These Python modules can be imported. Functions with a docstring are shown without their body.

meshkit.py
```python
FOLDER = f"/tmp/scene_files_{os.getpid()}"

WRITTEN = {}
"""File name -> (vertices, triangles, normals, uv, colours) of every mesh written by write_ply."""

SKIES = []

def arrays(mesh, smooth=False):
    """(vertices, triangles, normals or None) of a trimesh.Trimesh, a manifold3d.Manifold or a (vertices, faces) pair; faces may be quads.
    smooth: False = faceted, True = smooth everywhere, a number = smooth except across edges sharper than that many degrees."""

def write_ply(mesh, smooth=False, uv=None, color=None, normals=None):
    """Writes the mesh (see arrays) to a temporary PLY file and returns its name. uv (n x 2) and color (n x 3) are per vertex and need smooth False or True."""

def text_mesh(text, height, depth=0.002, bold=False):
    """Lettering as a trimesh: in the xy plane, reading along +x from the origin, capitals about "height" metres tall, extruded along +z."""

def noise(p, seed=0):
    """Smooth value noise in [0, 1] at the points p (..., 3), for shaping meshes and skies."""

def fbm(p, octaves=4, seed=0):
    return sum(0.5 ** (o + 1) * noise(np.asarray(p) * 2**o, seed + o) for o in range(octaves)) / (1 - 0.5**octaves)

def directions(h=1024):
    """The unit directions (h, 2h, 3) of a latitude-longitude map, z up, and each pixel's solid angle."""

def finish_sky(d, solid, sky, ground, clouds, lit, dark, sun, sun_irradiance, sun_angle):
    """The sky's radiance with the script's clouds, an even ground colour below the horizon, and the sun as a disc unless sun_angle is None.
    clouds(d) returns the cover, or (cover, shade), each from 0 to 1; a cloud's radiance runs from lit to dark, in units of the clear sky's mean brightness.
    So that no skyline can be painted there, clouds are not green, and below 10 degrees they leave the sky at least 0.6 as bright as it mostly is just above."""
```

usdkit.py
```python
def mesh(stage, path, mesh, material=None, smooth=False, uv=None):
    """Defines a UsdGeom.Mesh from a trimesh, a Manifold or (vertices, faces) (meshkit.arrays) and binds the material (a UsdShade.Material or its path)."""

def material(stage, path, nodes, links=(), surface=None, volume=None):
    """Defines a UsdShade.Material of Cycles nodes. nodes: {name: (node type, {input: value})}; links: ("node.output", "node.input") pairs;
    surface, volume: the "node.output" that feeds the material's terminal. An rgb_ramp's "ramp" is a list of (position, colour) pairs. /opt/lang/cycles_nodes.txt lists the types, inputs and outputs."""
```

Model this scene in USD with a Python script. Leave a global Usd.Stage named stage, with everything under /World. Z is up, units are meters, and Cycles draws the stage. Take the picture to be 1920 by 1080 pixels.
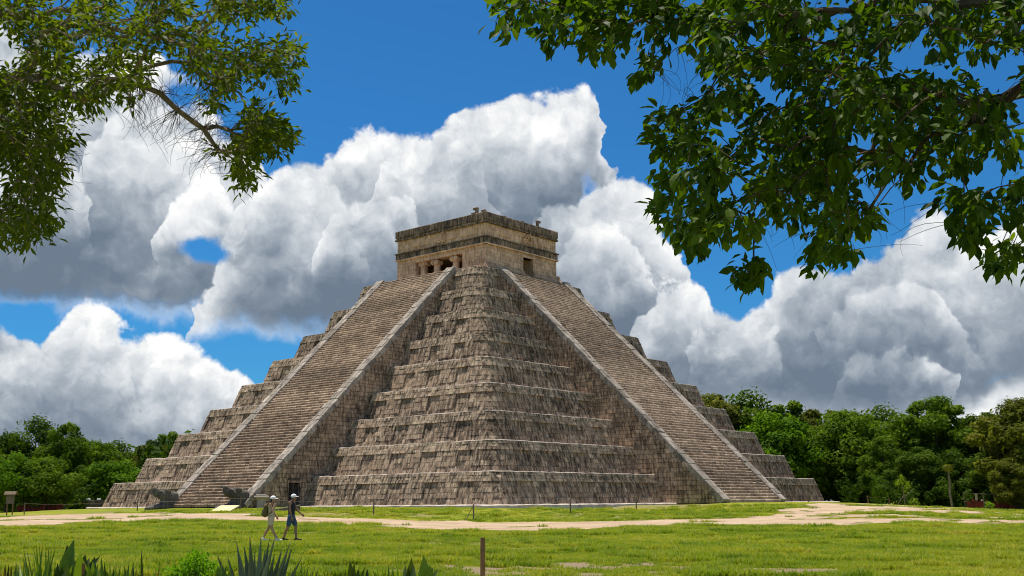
import math, random
import numpy as np
import trimesh, manifold3d
import usdkit, meshkit
from pxr import Usd, UsdGeom, UsdLux, UsdShade, Gf, Sdf, Vt
from scipy.interpolate import RBFInterpolator

stage = Usd.Stage.CreateInMemory()
UsdGeom.SetStageUpAxis(stage, "Z")
UsdGeom.Xform.Define(stage, "/World")
UsdGeom.Scope.Define(stage, "/World/Looks")

# ------------------------------------------------------------------ camera
EYE = 1.6
F, PITCH, ROLL = 2053.6, 0.19364, -0.00834          # focal length in pixels of a 1920-wide picture, radians
cam = UsdGeom.Camera.Define(stage, "/World/camera")
cam.CreateHorizontalApertureAttr(36.0)
cam.CreateVerticalApertureAttr(20.25)
cam.CreateFocalLengthAttr(36.0 * F / 1920)
cam.CreateClippingRangeAttr(Gf.Vec2f(0.1, 20000))
cam.CreateFStopAttr(0.0)
EXPOSURE = 0.35
cam.CreateExposureAttr(EXPOSURE)
cp, sp = math.cos(PITCH), math.sin(PITCH)
right, up, back = np.array([1., 0, 0]), np.array([0, -sp, cp]), np.array([0, -cp, -sp])
cr, sr = math.cos(ROLL), math.sin(ROLL)
r2, u2 = cr * right + sr * up, -sr * right + cr * up
cam.AddTransformOp().Set(Gf.Matrix4d(*r2, 0, *u2, 0, *back, 0, 0, 0, EYE, 1))


def ray(px, py):
    """World direction (per metre of forward distance y) through a point of the 1920 x 1080 photograph."""
    a, b = px - 960.0, py - 540.0
    a, b = cr * a + sr * b, -sr * a + cr * b
    r = np.array([a / F, 1.0, -b / F])
    r = np.array([r[0], r[1] * cp - r[2] * sp, r[1] * sp + r[2] * cp])
    return r / r[1]


def at(px, py, Y):
    return np.array([0, 0, EYE]) + ray(px, py) * Y


# ------------------------------------------------------------------ sun and sky
SUN = np.array([-0.20, 0.16, 0.965]); SUN /= np.linalg.norm(SUN)
SUN_I, SKY_S = 1.25, 0.09
sun = UsdLux.DistantLight.Define(stage, "/World/sun")
sun.CreateIntensityAttr(SUN_I)
sun.CreateNormalizeAttr(True)
sun.CreateAngleAttr(0.5)
sun.CreateColorAttr(Gf.Vec3f(1.0, 0.93, 0.82))
zx = SUN; xx = np.cross([0, 1, 0], zx); xx /= np.linalg.norm(xx); yx = np.cross(zx, xx)
sun.AddTransformOp().Set(Gf.Matrix4d(*xx, 0, *yx, 0, *zx, 0, 0, 0, 60, 1))


class Graph:
    """Collects the nodes and links of one Cycles material."""
    def __init__(self):
        self.n, self.l, self.k = {}, [], 0

    def add(self, kind, out, name=None, **inp):
        self.k += 1
        name = name or f"{kind}_{self.k}"
        const = {}
        for key, v in inp.items():
            if isinstance(v, str) and "." in v and v.split(".")[0] in self.n:
                self.l.append((v, f"{name}.{key}"))
            else:
                const[key] = v
        self.n[name] = (kind, const)
        return f"{name}.{out}"

    def math(self, op, a, b=0.5, c=0.0, clamp=False):
        return self.add("math", "value", math_type=op, value1=a, value2=b, value3=c, use_clamp=clamp)

    def vec(self, op, a, b=(0, 0, 0), out="vector", scale=1.0):
        return self.add("vector_math", out, math_type=op, vector1=a, vector2=b, scale=scale)

    def rng(self, v, a, b, c=0.0, d=1.0, kind="linear"):
        return self.add("map_range", "result", value=v, from_min=a, from_max=b, to_min=c, to_max=d, range_type=kind, clamp=True)

    def mix(self, fac, a, b, kind="mix"):
        return self.add("mix", "color", mix_type=kind, fac=fac, color1=a, color2=b)

    def noise(self, vec, scale, detail=4, rough=0.5, distortion=0.0, out="fac"):
        return self.add("noise_texture", out, vector=vec, scale=scale, detail=detail, roughness=rough, distortion=distortion)

    def make(self, name, surface=None, volume=None):
        return usdkit.material(stage, f"/World/Looks/{name}", self.n, self.l, surface=surface, volume=volume)


# clouds: the top and bottom outline of each cumulus bank, as points of the photograph turned into azimuth and elevation
BANKS = [   # from the farthest to the nearest
    ([(-420, 700), (0, 740), (230, 790), (330, 770), (470, 775), (640, 740), (900, 690), (1200, 690), (1330, 700), (1500, 690), (1760, 705), (1830, 760), (1880, 735), (2250, 680)], [(-420, 930), (2250, 930)]),
    ([(-420, 280), (-300, 220), (-100, 70), (0, 85), (100, 140), (200, 118), (300, 128), (345, 170), (390, 205), (430, 262), (462, 310), (490, 370), (530, 440), (600, 540)],
     [(-420, 490), (-300, 520), (0, 525), (100, 545), (250, 552), (400, 566), (480, 566), (600, 540)]),
    ([(340, 605), (385, 550), (418, 480), (445, 420), (475, 388), (510, 358), (550, 345), (585, 325), (602, 295), (640, 268), (700, 255), (760, 277), (815, 280), (840, 245), (868, 218), (930, 206), (975, 198), (1020, 212), (1055, 194), (1090, 184), (1112, 196),
      (1130, 240), (1140, 320), (1150, 350), (1175, 460)],
     [(340, 605), (385, 590), (430, 592), (500, 596), (600, 590), (700, 575), (800, 545), (1000, 500), (1080, 430), (1100, 330), (1112, 300), (1140, 380), (1175, 460)]),
    ([(930, 560), (985, 440), (1015, 408), (1040, 398), (1080, 394), (1120, 380), (1150, 362), (1185, 357), (1215, 374), (1242, 412), (1264, 460), (1300, 560)],
     [(930, 560), (1020, 620), (1100, 640), (1180, 640), (1230, 605), (1250, 585), (1300, 560)]),
    ([(1180, 720), (1212, 608), (1228, 575), (1262, 552), (1300, 547), (1330, 563), (1352, 597), (1400, 604), (1440, 578), (1458, 540), (1490, 520), (1530, 528), (1560, 538), (1600, 520), (1640, 507), (1680, 472), (1720, 440), (1752, 430),
      (1790, 442), (1830, 458), (1920, 455), (2000, 415), (2100, 435), (2250, 560)],
     [(1180, 720), (1300, 730), (1400, 720), (1500, 735), (1600, 745), (1700, 750), (1790, 735), (1840, 705), (1900, 690), (2100, 680), (2250, 560)]),
    ([(-420, 660), (-300, 590), (-100, 620), (0, 640), (40, 655), (80, 666), (108, 628), (140, 600), (172, 606), (200, 628), (240, 668), (290, 660), (330, 665), (370, 680), (410, 694), (448, 718), (480, 750), (520, 735), (545, 740), (620, 800)],
     [(-420, 660), (-300, 780), (0, 805), (200, 820), (400, 825), (520, 815), (620, 800)]),
]
AZ0, AZ1, EL1 = -0.75, 0.75, 0.6
g = Graph()
pos = g.add("geometry", "position", name="geo")
dirv = g.vec("normalize", pos)
sep = g.add("separate_xyz", "x", name="sep", vector=dirv)
az = g.math("arctan2", "sep.x", "sep.y")
el = g.math("arcsine", "sep.z")
w1 = g.add("separate_xyz", "x", name="w1", vector=g.noise(dirv, 16.0, 4, 0.55, out="color"))
azw = g.math("multiply_add", "w1.x", 0.06, g.math("subtract", az, 0.03))
elw = g.math("multiply_add", "w1.y", 0.04, g.math("subtract", el, 0.02))


def lumps(v):
    a = g.add("voronoi_texture", "distance", vector=v, feature="f1", scale=15.0, detail=2.6, roughness=0.55, lacunarity=2.3, use_normalize=True)
    b = g.noise(v, 48.0, 6, 0.66)
    return g.math("multiply_add", a, -1.15, g.math("multiply", b, 0.36))


wv = g.vec("add", dirv, g.vec("scale", g.vec("subtract", g.noise(dirv, 28.0, 4, 0.55, out="color"), (0.5, 0.5, 0.5)), scale=0.032))
b0, b1 = lumps(wv), lumps(g.vec("add", wv, (-0.006, 0.0, 0.017)))
edge = g.math("multiply_add", b0, 0.046, 0.021)
fac = g.rng(azw, AZ0, AZ1)
cover = depth = None
# puffs that stand out in front of the banks' bodies: crisp above, lost in the grey below
PUFFS = [
    ([(440, 520), (462, 425), (490, 372), (530, 350), (580, 352), (620, 372), (650, 410), (690, 520)], 500),
    ([(690, 420), (708, 330), (745, 300), (800, 296), (850, 300), (890, 296), (915, 320), (940, 420)], 430),
    ([(590, 520), (612, 432), (650, 408), (700, 392), (740, 404), (762, 440), (790, 520)], 500),
    ([(850, 300), (880, 245), (940, 232), (1000, 240), (1050, 222), (1100, 214), (1126, 250), (1140, 330)], 360),
    ([(150, 330), (190, 250), (260, 225), (330, 250), (380, 300), (410, 400)], 420),
    ([(290, 480), (315, 425), (360, 398), (410, 400), (440, 440), (460, 500)], 480),
    ([(-60, 420), (0, 330), (80, 310), (140, 340), (190, 420)], 450),
    ([(1020, 560), (1060, 470), (1120, 440), (1170, 452), (1200, 500), (1230, 560)], 560),
    ([(1540, 650), (1580, 590), (1640, 560), (1700, 545), (1760, 560), (1800, 600), (1830, 650)], 660),
    ([(1280, 690), (1320, 640), (1390, 628), (1450, 640), (1490, 690)], 700),
    ([(1560, 740), (1610, 690), (1680, 676), (1740, 690), (1790, 740)], 740),
    ([(60, 745), (105, 668), (165, 648), (222, 672), (262, 735)], 745),
    ([(235, 770), (295, 708), (355, 700), (412, 728), (446, 775)], 775),
    ([(-60, 740), (20, 690), (80, 700), (130, 660), (190, 664), (230, 720), (260, 760)], 760),
]
for k, (top, bottom) in enumerate(BANKS + PUFFS):
    puff = k >= len(BANKS)
    bottom = [(x, bottom) for x, _ in top] if puff else bottom
    table = []
    for line in (top, bottom):
        d = np.array([ray(*p) for p in line]); d /= np.linalg.norm(d, axis=1)[:, None]
        a, e = np.arctan2(d[:, 0], d[:, 1]), np.arcsin(d[:, 2])
        order = np.argsort(a)
        table.append(np.interp(np.linspace(AZ0, AZ1, 256), a[order], e[order], left=e[order][0] + (-0.08, 0.08)[len(table)], right=e[order][-1] + (-0.08, 0.08)[len(table)]))
    g.add("rgb_ramp", "color", name=f"bank{k}", fac=fac, ramp=[(x, (t, b, 0)) for x, t, b in zip(np.linspace(0, 1, 256), *table)])
    tb = g.add("separate_color", "r", name=f"tb{k}", color=f"bank{k}.color")
    t, b = f"tb{k}.r", f"tb{k}.g"
    h = g.math("subtract", t, elw)
    c = g.math("multiply", g.rng(g.math("add", h, edge), -0.002, 0.006, 0, 1, "smoothstep"), g.rng(g.math("add", g.math("subtract", elw, b), edge), *((-0.02, 0.05) if puff else (-0.012, 0.016)), 0, 1, "smoothstep"))
    under = g.rng(g.math("subtract", elw, b), 0.005, 0.085, 1.0, 0.0)
    if cover is None:
        cover, depth, foot = c, h, under
    else:
        foot = g.add("mix_float", "result", fac=c, a=foot, b=under) if not puff else foot
        depth = g.add("mix_float", "result", fac=c, a=depth, b=h)
        cover = g.math("maximum", cover, c) if not puff else cover
# blue holes torn into the left bank
for x, y, a, b in ((388, 468, 62, 34), (345, 175, 60, 52), (452, 245, 45, 40), (55, 585, 70, 22)):
    r = ray(x, y); r = r / np.linalg.norm(r)
    d = g.vec("length", g.vec("multiply", g.vec("subtract", g.add("combine_xyz", "vector", x=azw, y=elw, z=0.0), (math.atan2(r[0], r[1]), math.asin(r[2]), 0)), (F / a, F / b, 0)), out="value")
    cover = g.math("multiply", cover, g.rng(g.math("add", d, g.math("multiply", b0, 0.9)), 0.25, 0.75, 0, 1, "smoothstep"))
# elsewhere than in the picture's part of the sky: scattered fair-weather clouds
farn = g.noise(dirv, 3.2, 4, 0.55)
front = g.math("multiply", g.rng("sep.y", 0.55, 0.75), g.rng("sep.z", 0.75, 0.6))
cover = g.add("mix_float", "result", fac=front, a=g.rng(farn, 0.50, 0.58, 0, 1, "smoothstep"), b=cover)
depth = g.add("mix_float", "result", fac=front, a=g.rng(farn, 0.5, 0.7, 0.0, 0.15), b=depth)
light = g.math("multiply_add", g.math("subtract", b0, b1), 0.95, 0.83)
light = g.math("subtract", light, g.rng(depth, -0.005, 0.15, 0.0, 0.66))
light = g.math("subtract", light, g.math("multiply", foot, g.math("multiply_add", front, 0.28, 0.0)))
light = g.math("add", light, g.math("multiply", g.math("subtract", g.noise(wv, 6.0, 3, 0.5), 0.5), 1.3))
cl = g.add("rgb_ramp", "color", fac=light, ramp=[(0, (1.35, 1.8, 2.4)), (0.25, (2.05, 2.5, 3.1)), (0.5, (3.5, 3.95, 4.5)), (0.8, (6.5, 6.8, 7.1)), (1, (8.9, 8.9, 8.8))])
SKYV = dict(sky_type="single_scattering", sun_disc=False, sun_elevation=math.asin(SUN[2]), sun_rotation=math.atan2(SUN[0], SUN[1]), altitude=10.0, air_density=1.0, aerosol_density=0.6, ozone_density=2.5)
sky = g.add("sky_texture", "color", name="sky", **SKYV)
skyc = g.mix(1.0, sky, (0.17, 0.60, 0.95), "multiply")
colr = g.mix(cover, skyc, cl)
bg = g.add("background_shader", "background", color=colr, strength=SKY_S)
skymat = g.make("sky_with_clouds", surface=bg)
dome = UsdLux.DomeLight.Define(stage, "/World/sky")
dome.CreateIntensityAttr(1.0)
UsdShade.MaterialBindingAPI.Apply(dome.GetPrim()).Bind(skymat)
dome.GetPrim().SetCustomDataByKey("kind", "structure")

# ------------------------------------------------------------------ helpers for objects
rnd = random.Random(7)
rng = np.random.default_rng(11)
_used = {}


def numbered(path):
    k = _used.get(path, -1) + 1
    _used[path] = k
    return path if k == 0 else f"{path}_{k:03d}"


def tag(prim, label=None, category=None, group=None, kind=None):
    prim = prim.GetPrim() if hasattr(prim, "GetPrim") else prim
    for key, v in (("label", label), ("category", category), ("group", group), ("kind", kind)):
        if v:
            prim.SetCustomDataByKey(key, v)
    return prim


def path_of(parent):
    return "/World" if parent is None else str(parent.GetPath())


def thing(name, label=None, category=None, group=None, kind=None, loc=(0, 0, 0), rz=0.0, scale=1.0, parent=None):
    x = UsdGeom.Xform.Define(stage, numbered(path_of(parent) + "/" + name))
    if parent is None:
        x.AddTranslateOp().Set(Gf.Vec3d(*map(float, loc)))
        x.AddRotateZOp().Set(float(math.degrees(rz)))
        if np.ndim(scale) or scale != 1.0:
            x.AddScaleOp().Set(Gf.Vec3f(*([float(scale)] * 3 if np.ndim(scale) == 0 else map(float, scale))))
    return tag(x, label, category, group, kind)


class MB:
    """Collects triangles and quads, each vertex with a tone between 0 and 1, for one mesh."""
    def __init__(self):
        self.v, self.f, self.t, self.n = [], [], [], 0

    def add(self, v, f, tone=0.5):
        v, f = np.asarray(v, float), np.asarray(f, int)
        if f.shape[1] == 4:
            f = np.vstack([f[:, [0, 1, 2]], f[:, [0, 2, 3]]])
        self.v.append(v); self.f.append(f + self.n); self.t.append(np.broadcast_to(np.asarray(tone, float), (len(v),))); self.n += len(v)

    def mesh(self, m, tone=0.5):
        v, f, _ = meshkit.arrays(m)
        self.add(v, f, tone)

    def merge(self, other):
        for v, f, t in other.pieces():
            self.add(v, f, t)

    def pieces(self):
        k = 0
        for v, f, t in zip(self.v, self.f, self.t):
            yield v, f - k, t
            k += len(v)

    def build(self, name, mat, parent=None, smooth=False, label=None, category=None, group=None, kind=None, origin=None):
        v, f, t = np.vstack(self.v), np.vstack(self.f), np.concatenate(self.t)
        path = numbered(path_of(parent) + "/" + name)
        o = None
        if origin is not None:
            v = v - np.asarray(origin, float)
        m = usdkit.mesh(stage, path, (v, f), mats[mat] if isinstance(mat, str) else mat, smooth=bool(smooth))
        if origin is not None:
            m.AddTranslateOp().Set(Gf.Vec3d(*map(float, origin)))
        UsdGeom.PrimvarsAPI(m).CreatePrimvar("tone", Sdf.ValueTypeNames.FloatArray, "vertex").Set(Vt.FloatArray.FromNumpy(t.astype(np.float32)))
        return tag(m, label, category, group, kind)


QUADS = np.array([[0, 1, 5, 4], [1, 2, 6, 5], [2, 3, 7, 6], [3, 0, 4, 7], [4, 5, 6, 7]])
CLOSED = np.vstack([QUADS, [[3, 2, 1, 0]]])


def block(mb, base, front, tone=0.5, closed=False):
    """A stone from its four back corners and its four front corners (counter-clockwise seen from the front)."""
    mb.add(np.vstack([base, front]), CLOSED if closed else QUADS, tone)


def boxm(mb, lo, hi, tone=0.5, M=None, bevel=0.0):
    lo, hi = np.asarray(lo, float), np.asarray(hi, float)
    if bevel:
        b = min(bevel, (hi - lo).min() * 0.45)
        p = []
        for ax in range(3):
            for s in np.ndindex(2, 2, 2):
                q = np.where(s, hi, lo)
                for k in range(3):
                    if k != ax:
                        q[k] += b if s[k] == 0 else -b
                p.append(q)
        m = trimesh.convex.convex_hull(np.array(p))
        v, f = np.array(m.vertices), np.array(m.faces)
    else:
        v = np.array([[(lo, hi)[i][0], (lo, hi)[j][1], (lo, hi)[k][2]] for k in (0, 1) for i, j in ((0, 0), (1, 0), (1, 1), (0, 1))])
        f = CLOSED
    if M is not None:
        v = M(v)
    mb.add(v, f, tone)


def tube(points, radii, sides=6, cap=True):
    p = np.asarray(points, float)
    t = np.gradient(p, axis=0)
    t /= np.linalg.norm(t, axis=1, keepdims=True) + 1e-12
    ref = np.array([0.0, 0, 1]) if abs(t[:, 2].mean()) < 0.8 else np.array([1.0, 0, 0])
    a = np.cross(t, ref); a /= np.linalg.norm(a, axis=1, keepdims=True) + 1e-12
    b = np.cross(t, a)
    ang = np.arange(sides) * 2 * np.pi / sides
    v = p[:, None] + np.broadcast_to(radii, (len(p),))[:, None, None] * (np.cos(ang)[None, :, None] * a[:, None] + np.sin(ang)[None, :, None] * b[:, None])
    i, j = np.meshgrid(np.arange(len(p) - 1), np.arange(sides), indexing="ij")
    q = np.stack([i * sides + j, (i + 1) * sides + j, (i + 1) * sides + (j + 1) % sides, i * sides + (j + 1) % sides], -1).reshape(-1, 4)
    f = np.vstack([q[:, [0, 1, 2]], q[:, [0, 2, 3]]])
    v = v.reshape(-1, 3)
    if cap:
        n = len(v)
        v = np.vstack([v, p[:1], p[-1:]])
        k = np.arange(sides); l = (len(p) - 1) * sides
        f = np.vstack([f, np.stack([k, (k + 1) % sides, np.full(sides, n)], 1), np.stack([l + (k + 1) % sides, l + k, np.full(sides, n + 1)], 1)])
    return v, f


# ------------------------------------------------------------------ the pyramid's own frame: u and v run along its two visible sides
PC = np.array([-4.47943, 122.11421]); PHI = 0.08252
E1 = np.array([math.cos(PHI - math.pi / 4), math.sin(PHI - math.pi / 4)])
E2 = np.array([math.cos(PHI - 3 * math.pi / 4), math.sin(PHI - 3 * math.pi / 4)])
PZ = EYE - 0.12185


# ------------------------------------------------------------------ materials
mats = {}


def simple(name, color, rough=0.8, var=0.25, scale=6.0, spec=0.3, bump=0.0, bscale=30.0, tone=True):
    g = Graph()
    p = g.add("geometry", "position")
    n = g.noise(p, scale, 4, 0.6)
    k = g.rng(n, 0.25, 0.75, 1 - var, 1 + var)
    if tone:
        k = g.math("multiply", k, g.rng(g.add("attribute", "fac", attribute="tone"), 0, 1, 0.6, 1.4))
    c = g.vec("scale", tuple(color), scale=1.0)
    g.n[c.split(".")[0]][1].pop("scale"); g.l.append((k, c.split(".")[0] + ".scale"))
    kw = dict(base_color=c, roughness=rough, specular_ior_level=spec)
    if bump:
        kw["normal"] = g.add("bump", "normal", height=g.noise(p, bscale, 5, 0.6), strength=0.8, distance=bump)
    mats[name] = g.make(name, surface=g.add("principled_bsdf", "BSDF", **kw))
    return mats[name]


def stone(name, light, mid, dark, stain=(0.035, 0.032, 0.03), streak=0.6, patch=0.5, blotch=0.5, bump=0.03, warm=None):
    """Weathered limestone: each stone's own tone, grain, black rain streaks and lichen patches."""
    g = Graph()
    p = g.add("geometry", "position")
    tone = g.add("attribute", "fac", attribute="tone")
    grain = g.noise(p, 5.0, 6, 0.65)
    f = g.math("add", g.math("multiply", tone, 0.62), g.math("multiply_add", grain, 0.62, -0.05))
    c = g.add("rgb_ramp", "color", fac=f, ramp=[(0.2, dark), (0.52, mid), (0.9, light)])
    big = g.noise(p, 0.22, 4, 0.6)
    if warm:
        c = g.mix(g.rng(big, 0.42, 0.62, 0, 0.85), c, warm, "multiply") if warm[0] <= 1 else c
    nrm = g.add("geometry", "true_normal")
    m = g.math("greater_than", g.vec("dot_product", nrm, (*E1, 0), out="value"), g.vec("dot_product", nrm, (*E2, 0), out="value"))
    along = g.add("mix_float", "result", fac=m, a=g.vec("dot_product", p, (*E1, 0), out="value"), b=g.vec("dot_product", p, (*E2, 0), out="value"))
    zz = g.add("separate_xyz", "z", vector=p)
    sv = g.add("combine_xyz", "vector", x=along, y=g.math("multiply", zz, 0.22), z=g.math("multiply", m, 40.0))
    st = g.noise(sv, 4.2, 5, 0.7)
    lt = g.rng(g.noise(sv, 8.0, 4, 0.65), 0.52, 0.68, 0, 0.62 * streak)
    c = g.mix(lt, c, tuple(min(0.7, 1.25 * x) for x in light))
    st = g.rng(g.math("add", st, g.math("multiply", big, 0.30)), 0.57, 0.76, 0, streak)
    c = g.mix(st, c, stain)
    pa = g.noise(p, 1.1, 6, 0.68)
    pa = g.rng(pa, 0.54, 0.68, 0, patch)
    c = g.mix(pa, c, tuple(1.6 * x for x in stain))
    c = g.mix(g.rng(g.noise(p, 0.45, 5, 0.65), 0.50, 0.70, 0, 0.6), c, (0.46, 0.41, 0.37), "multiply")
    li = g.rng(g.noise(p, 2.6, 5, 0.7), 0.6, 0.74, 0, blotch)
    c = g.mix(li, c, tuple(min(0.6, 1.15 * x) for x in light))
    nb = g.add("bump", "normal", height=g.noise(p, 7.0, 6, 0.7), strength=0.9, distance=bump)
    mats[name] = g.make(name, surface=g.add("principled_bsdf", "BSDF", base_color=c, roughness=0.92, specular_ior_level=0.15, normal=nb))


stone("terrace_limestone", (0.66, 0.505, 0.365), (0.385, 0.272, 0.186), (0.16, 0.111, 0.075), stain=(0.034, 0.028, 0.023), streak=0.92, patch=0.4, blotch=0.35)
stone("core_mortar", (0.24, 0.19, 0.145), (0.15, 0.115, 0.085), (0.07, 0.055, 0.045), streak=0.6, patch=0.4, blotch=0.2)
stone("side_wall_limestone", (0.58, 0.42, 0.28), (0.40, 0.275, 0.18), (0.155, 0.108, 0.074), stain=(0.036, 0.03, 0.025), streak=0.8, patch=0.6, blotch=0.3)
stone("step_limestone", (0.62, 0.455, 0.32), (0.315, 0.22, 0.15), (0.12, 0.09, 0.067), streak=0.3, patch=0.35, blotch=0.3)
stone("coping_plaster", (0.62, 0.53, 0.45), (0.50, 0.41, 0.34), (0.30, 0.25, 0.21), streak=0.3, patch=0.5, blotch=0.2)
stone("balustrade_limestone", (0.52, 0.45, 0.38), (0.31, 0.265, 0.22), (0.13, 0.115, 0.10), streak=0.25, patch=0.75, blotch=0.6, bump=0.06)
stone("temple_limestone", (0.86, 0.56, 0.375), (0.72, 0.44, 0.28), (0.40, 0.24, 0.15), stain=(0.09, 0.066, 0.048), streak=0.5, patch=0.35, blotch=0.3, bump=0.02)
stone("cornice_limestone", (0.52, 0.36, 0.25), (0.29, 0.20, 0.135), (0.09, 0.068, 0.05), stain=(0.03, 0.027, 0.024), streak=0.85, patch=0.85, blotch=0.3)
stone("carved_limestone", (0.22, 0.20, 0.17), (0.13, 0.118, 0.10), (0.06, 0.055, 0.05), streak=0.6, patch=0.5, blotch=0.25, bump=0.05)
simple("dark_inside", (0.03, 0.025, 0.02), 0.95)



def W(u, v, z):
    """Points of the pyramid's frame in the world."""
    u, v, z = np.broadcast_arrays(np.asarray(u, float), v, z)
    return np.stack([PC[0] + u * E1[0] + v * E2[0], PC[1] + u * E1[1] + v * E2[1], PZ + z], -1)


def side(face, s, off, z):
    """face 0: the left visible side (v = off), face 1: the right visible side (u = off)."""
    return W(s, off, z) if face == 0 else W(off, s, z)


def on_side(face, px, py, off):
    """Where the line of sight through a pixel meets the upright plane at that offset: (s, z)."""
    r, E = ray(px, py), (E2, E1)[face]
    Y = (off + PC @ E) / (r[:2] @ E)
    P = np.array([0, 0, EYE]) + r * Y
    return (P[:2] - PC) @ (E1, E2)[face], P[2] - PZ


ZK = [24 * (t - 0.07016 * t * (1 - t)) for t in np.arange(10) / 9]
TOPW = [27.44 - 2.30263 * k for k in range(9)]
BASEW = [28.23] + [TOPW[k - 1] - 1.48 for k in range(1, 9)]
CR = 1.30                                            # corner radius
SOUT, SIN, SV0, SV1, NSTEP = 5.9, 4.75, 34.3, 9.2, 91
RISE, RUN = 24.0 / NSTEP, (SV0 - SV1) / NSTEP
SLOPE = RISE / RUN

pyramid = thing("pyramid", "great grey stepped stone pyramid with nine terraces and two visible stairways", "pyramid", loc=(0, 0, 0))


def face_block(mb, face, w0, w1, z0, z1, t0, t1, s, off, tone, back=-0.045, ins=0.005, jit=0.008):
    """One stone of a sloping wall; s = (s at lower left, lower right, upper right, upper left); t = heights along the wall from 0 to 1."""
    cs, ct = np.array(s, float), np.array([t0, t0, t1, t1], float)
    sg = np.array([1, -1, -1, 1.0]); tg = np.array([1, 1, -1, -1.0])
    H = z1 - z0
    b = side(face, cs, w0 + (w1 - w0) * ct + back, z0 + H * ct)
    fs = cs + sg * (ins + rng.random(4) * jit)
    ft = ct + tg * (ins + rng.random(4) * jit) / H
    o = off + (rng.random() - 0.5) * 0.05 + (rng.random(4) - 0.5) * 0.02
    fr = side(face, fs, w0 + (w1 - w0) * ft + o, z0 + H * ft)
    if face == 0:       # keep the winding outwards
        b, fr = b[::-1], fr[::-1]
    block(mb, b, fr, tone)


def arc_block(mb, w0, w1, z0, z1, t0, t1, a0, a1, off, tone, back=-0.05, ins=0.006):
    H = z1 - z0
    ct = np.array([t0, t0, t1, t1]); ca = np.array([a0, a1, a1, a0])

    def at_(a, t, o):
        w = w0 + (w1 - w0) * t
        return W(w - CR + (CR + o) * np.cos(a), w - CR + (CR + o) * np.sin(a), z0 + H * t)
    da = ins / CR
    o = off + (rng.random() - 0.5) * 0.03
    block(mb, at_(ca, ct, back), at_(ca + np.array([1, -1, -1, 1]) * da, ct + np.array([1, 1, -1, -1]) * ins / H, o), tone)


def loop(w, r, seg=0.7, n_arc=5):
    """A square of half width w with rounded corners, as (u, v) counter-clockwise in the world."""
    pts = []
    for k in range(4):
        c, s = math.cos(k * math.pi / 2), math.sin(k * math.pi / 2)
        m = max(2, int(round(2 * (27 - r) / seg)))
        line = [(w, x) for x in np.linspace(-(w - r), w - r, m)]
        arc = [(w - r + r * math.cos(a), w - r + r * math.sin(a)) for a in np.linspace(0, math.pi / 2, n_arc + 2)[1:-1]]
        pts += [(c * x - s * y, s * x + c * y) for x, y in line + arc]
    return np.array(pts)


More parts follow.
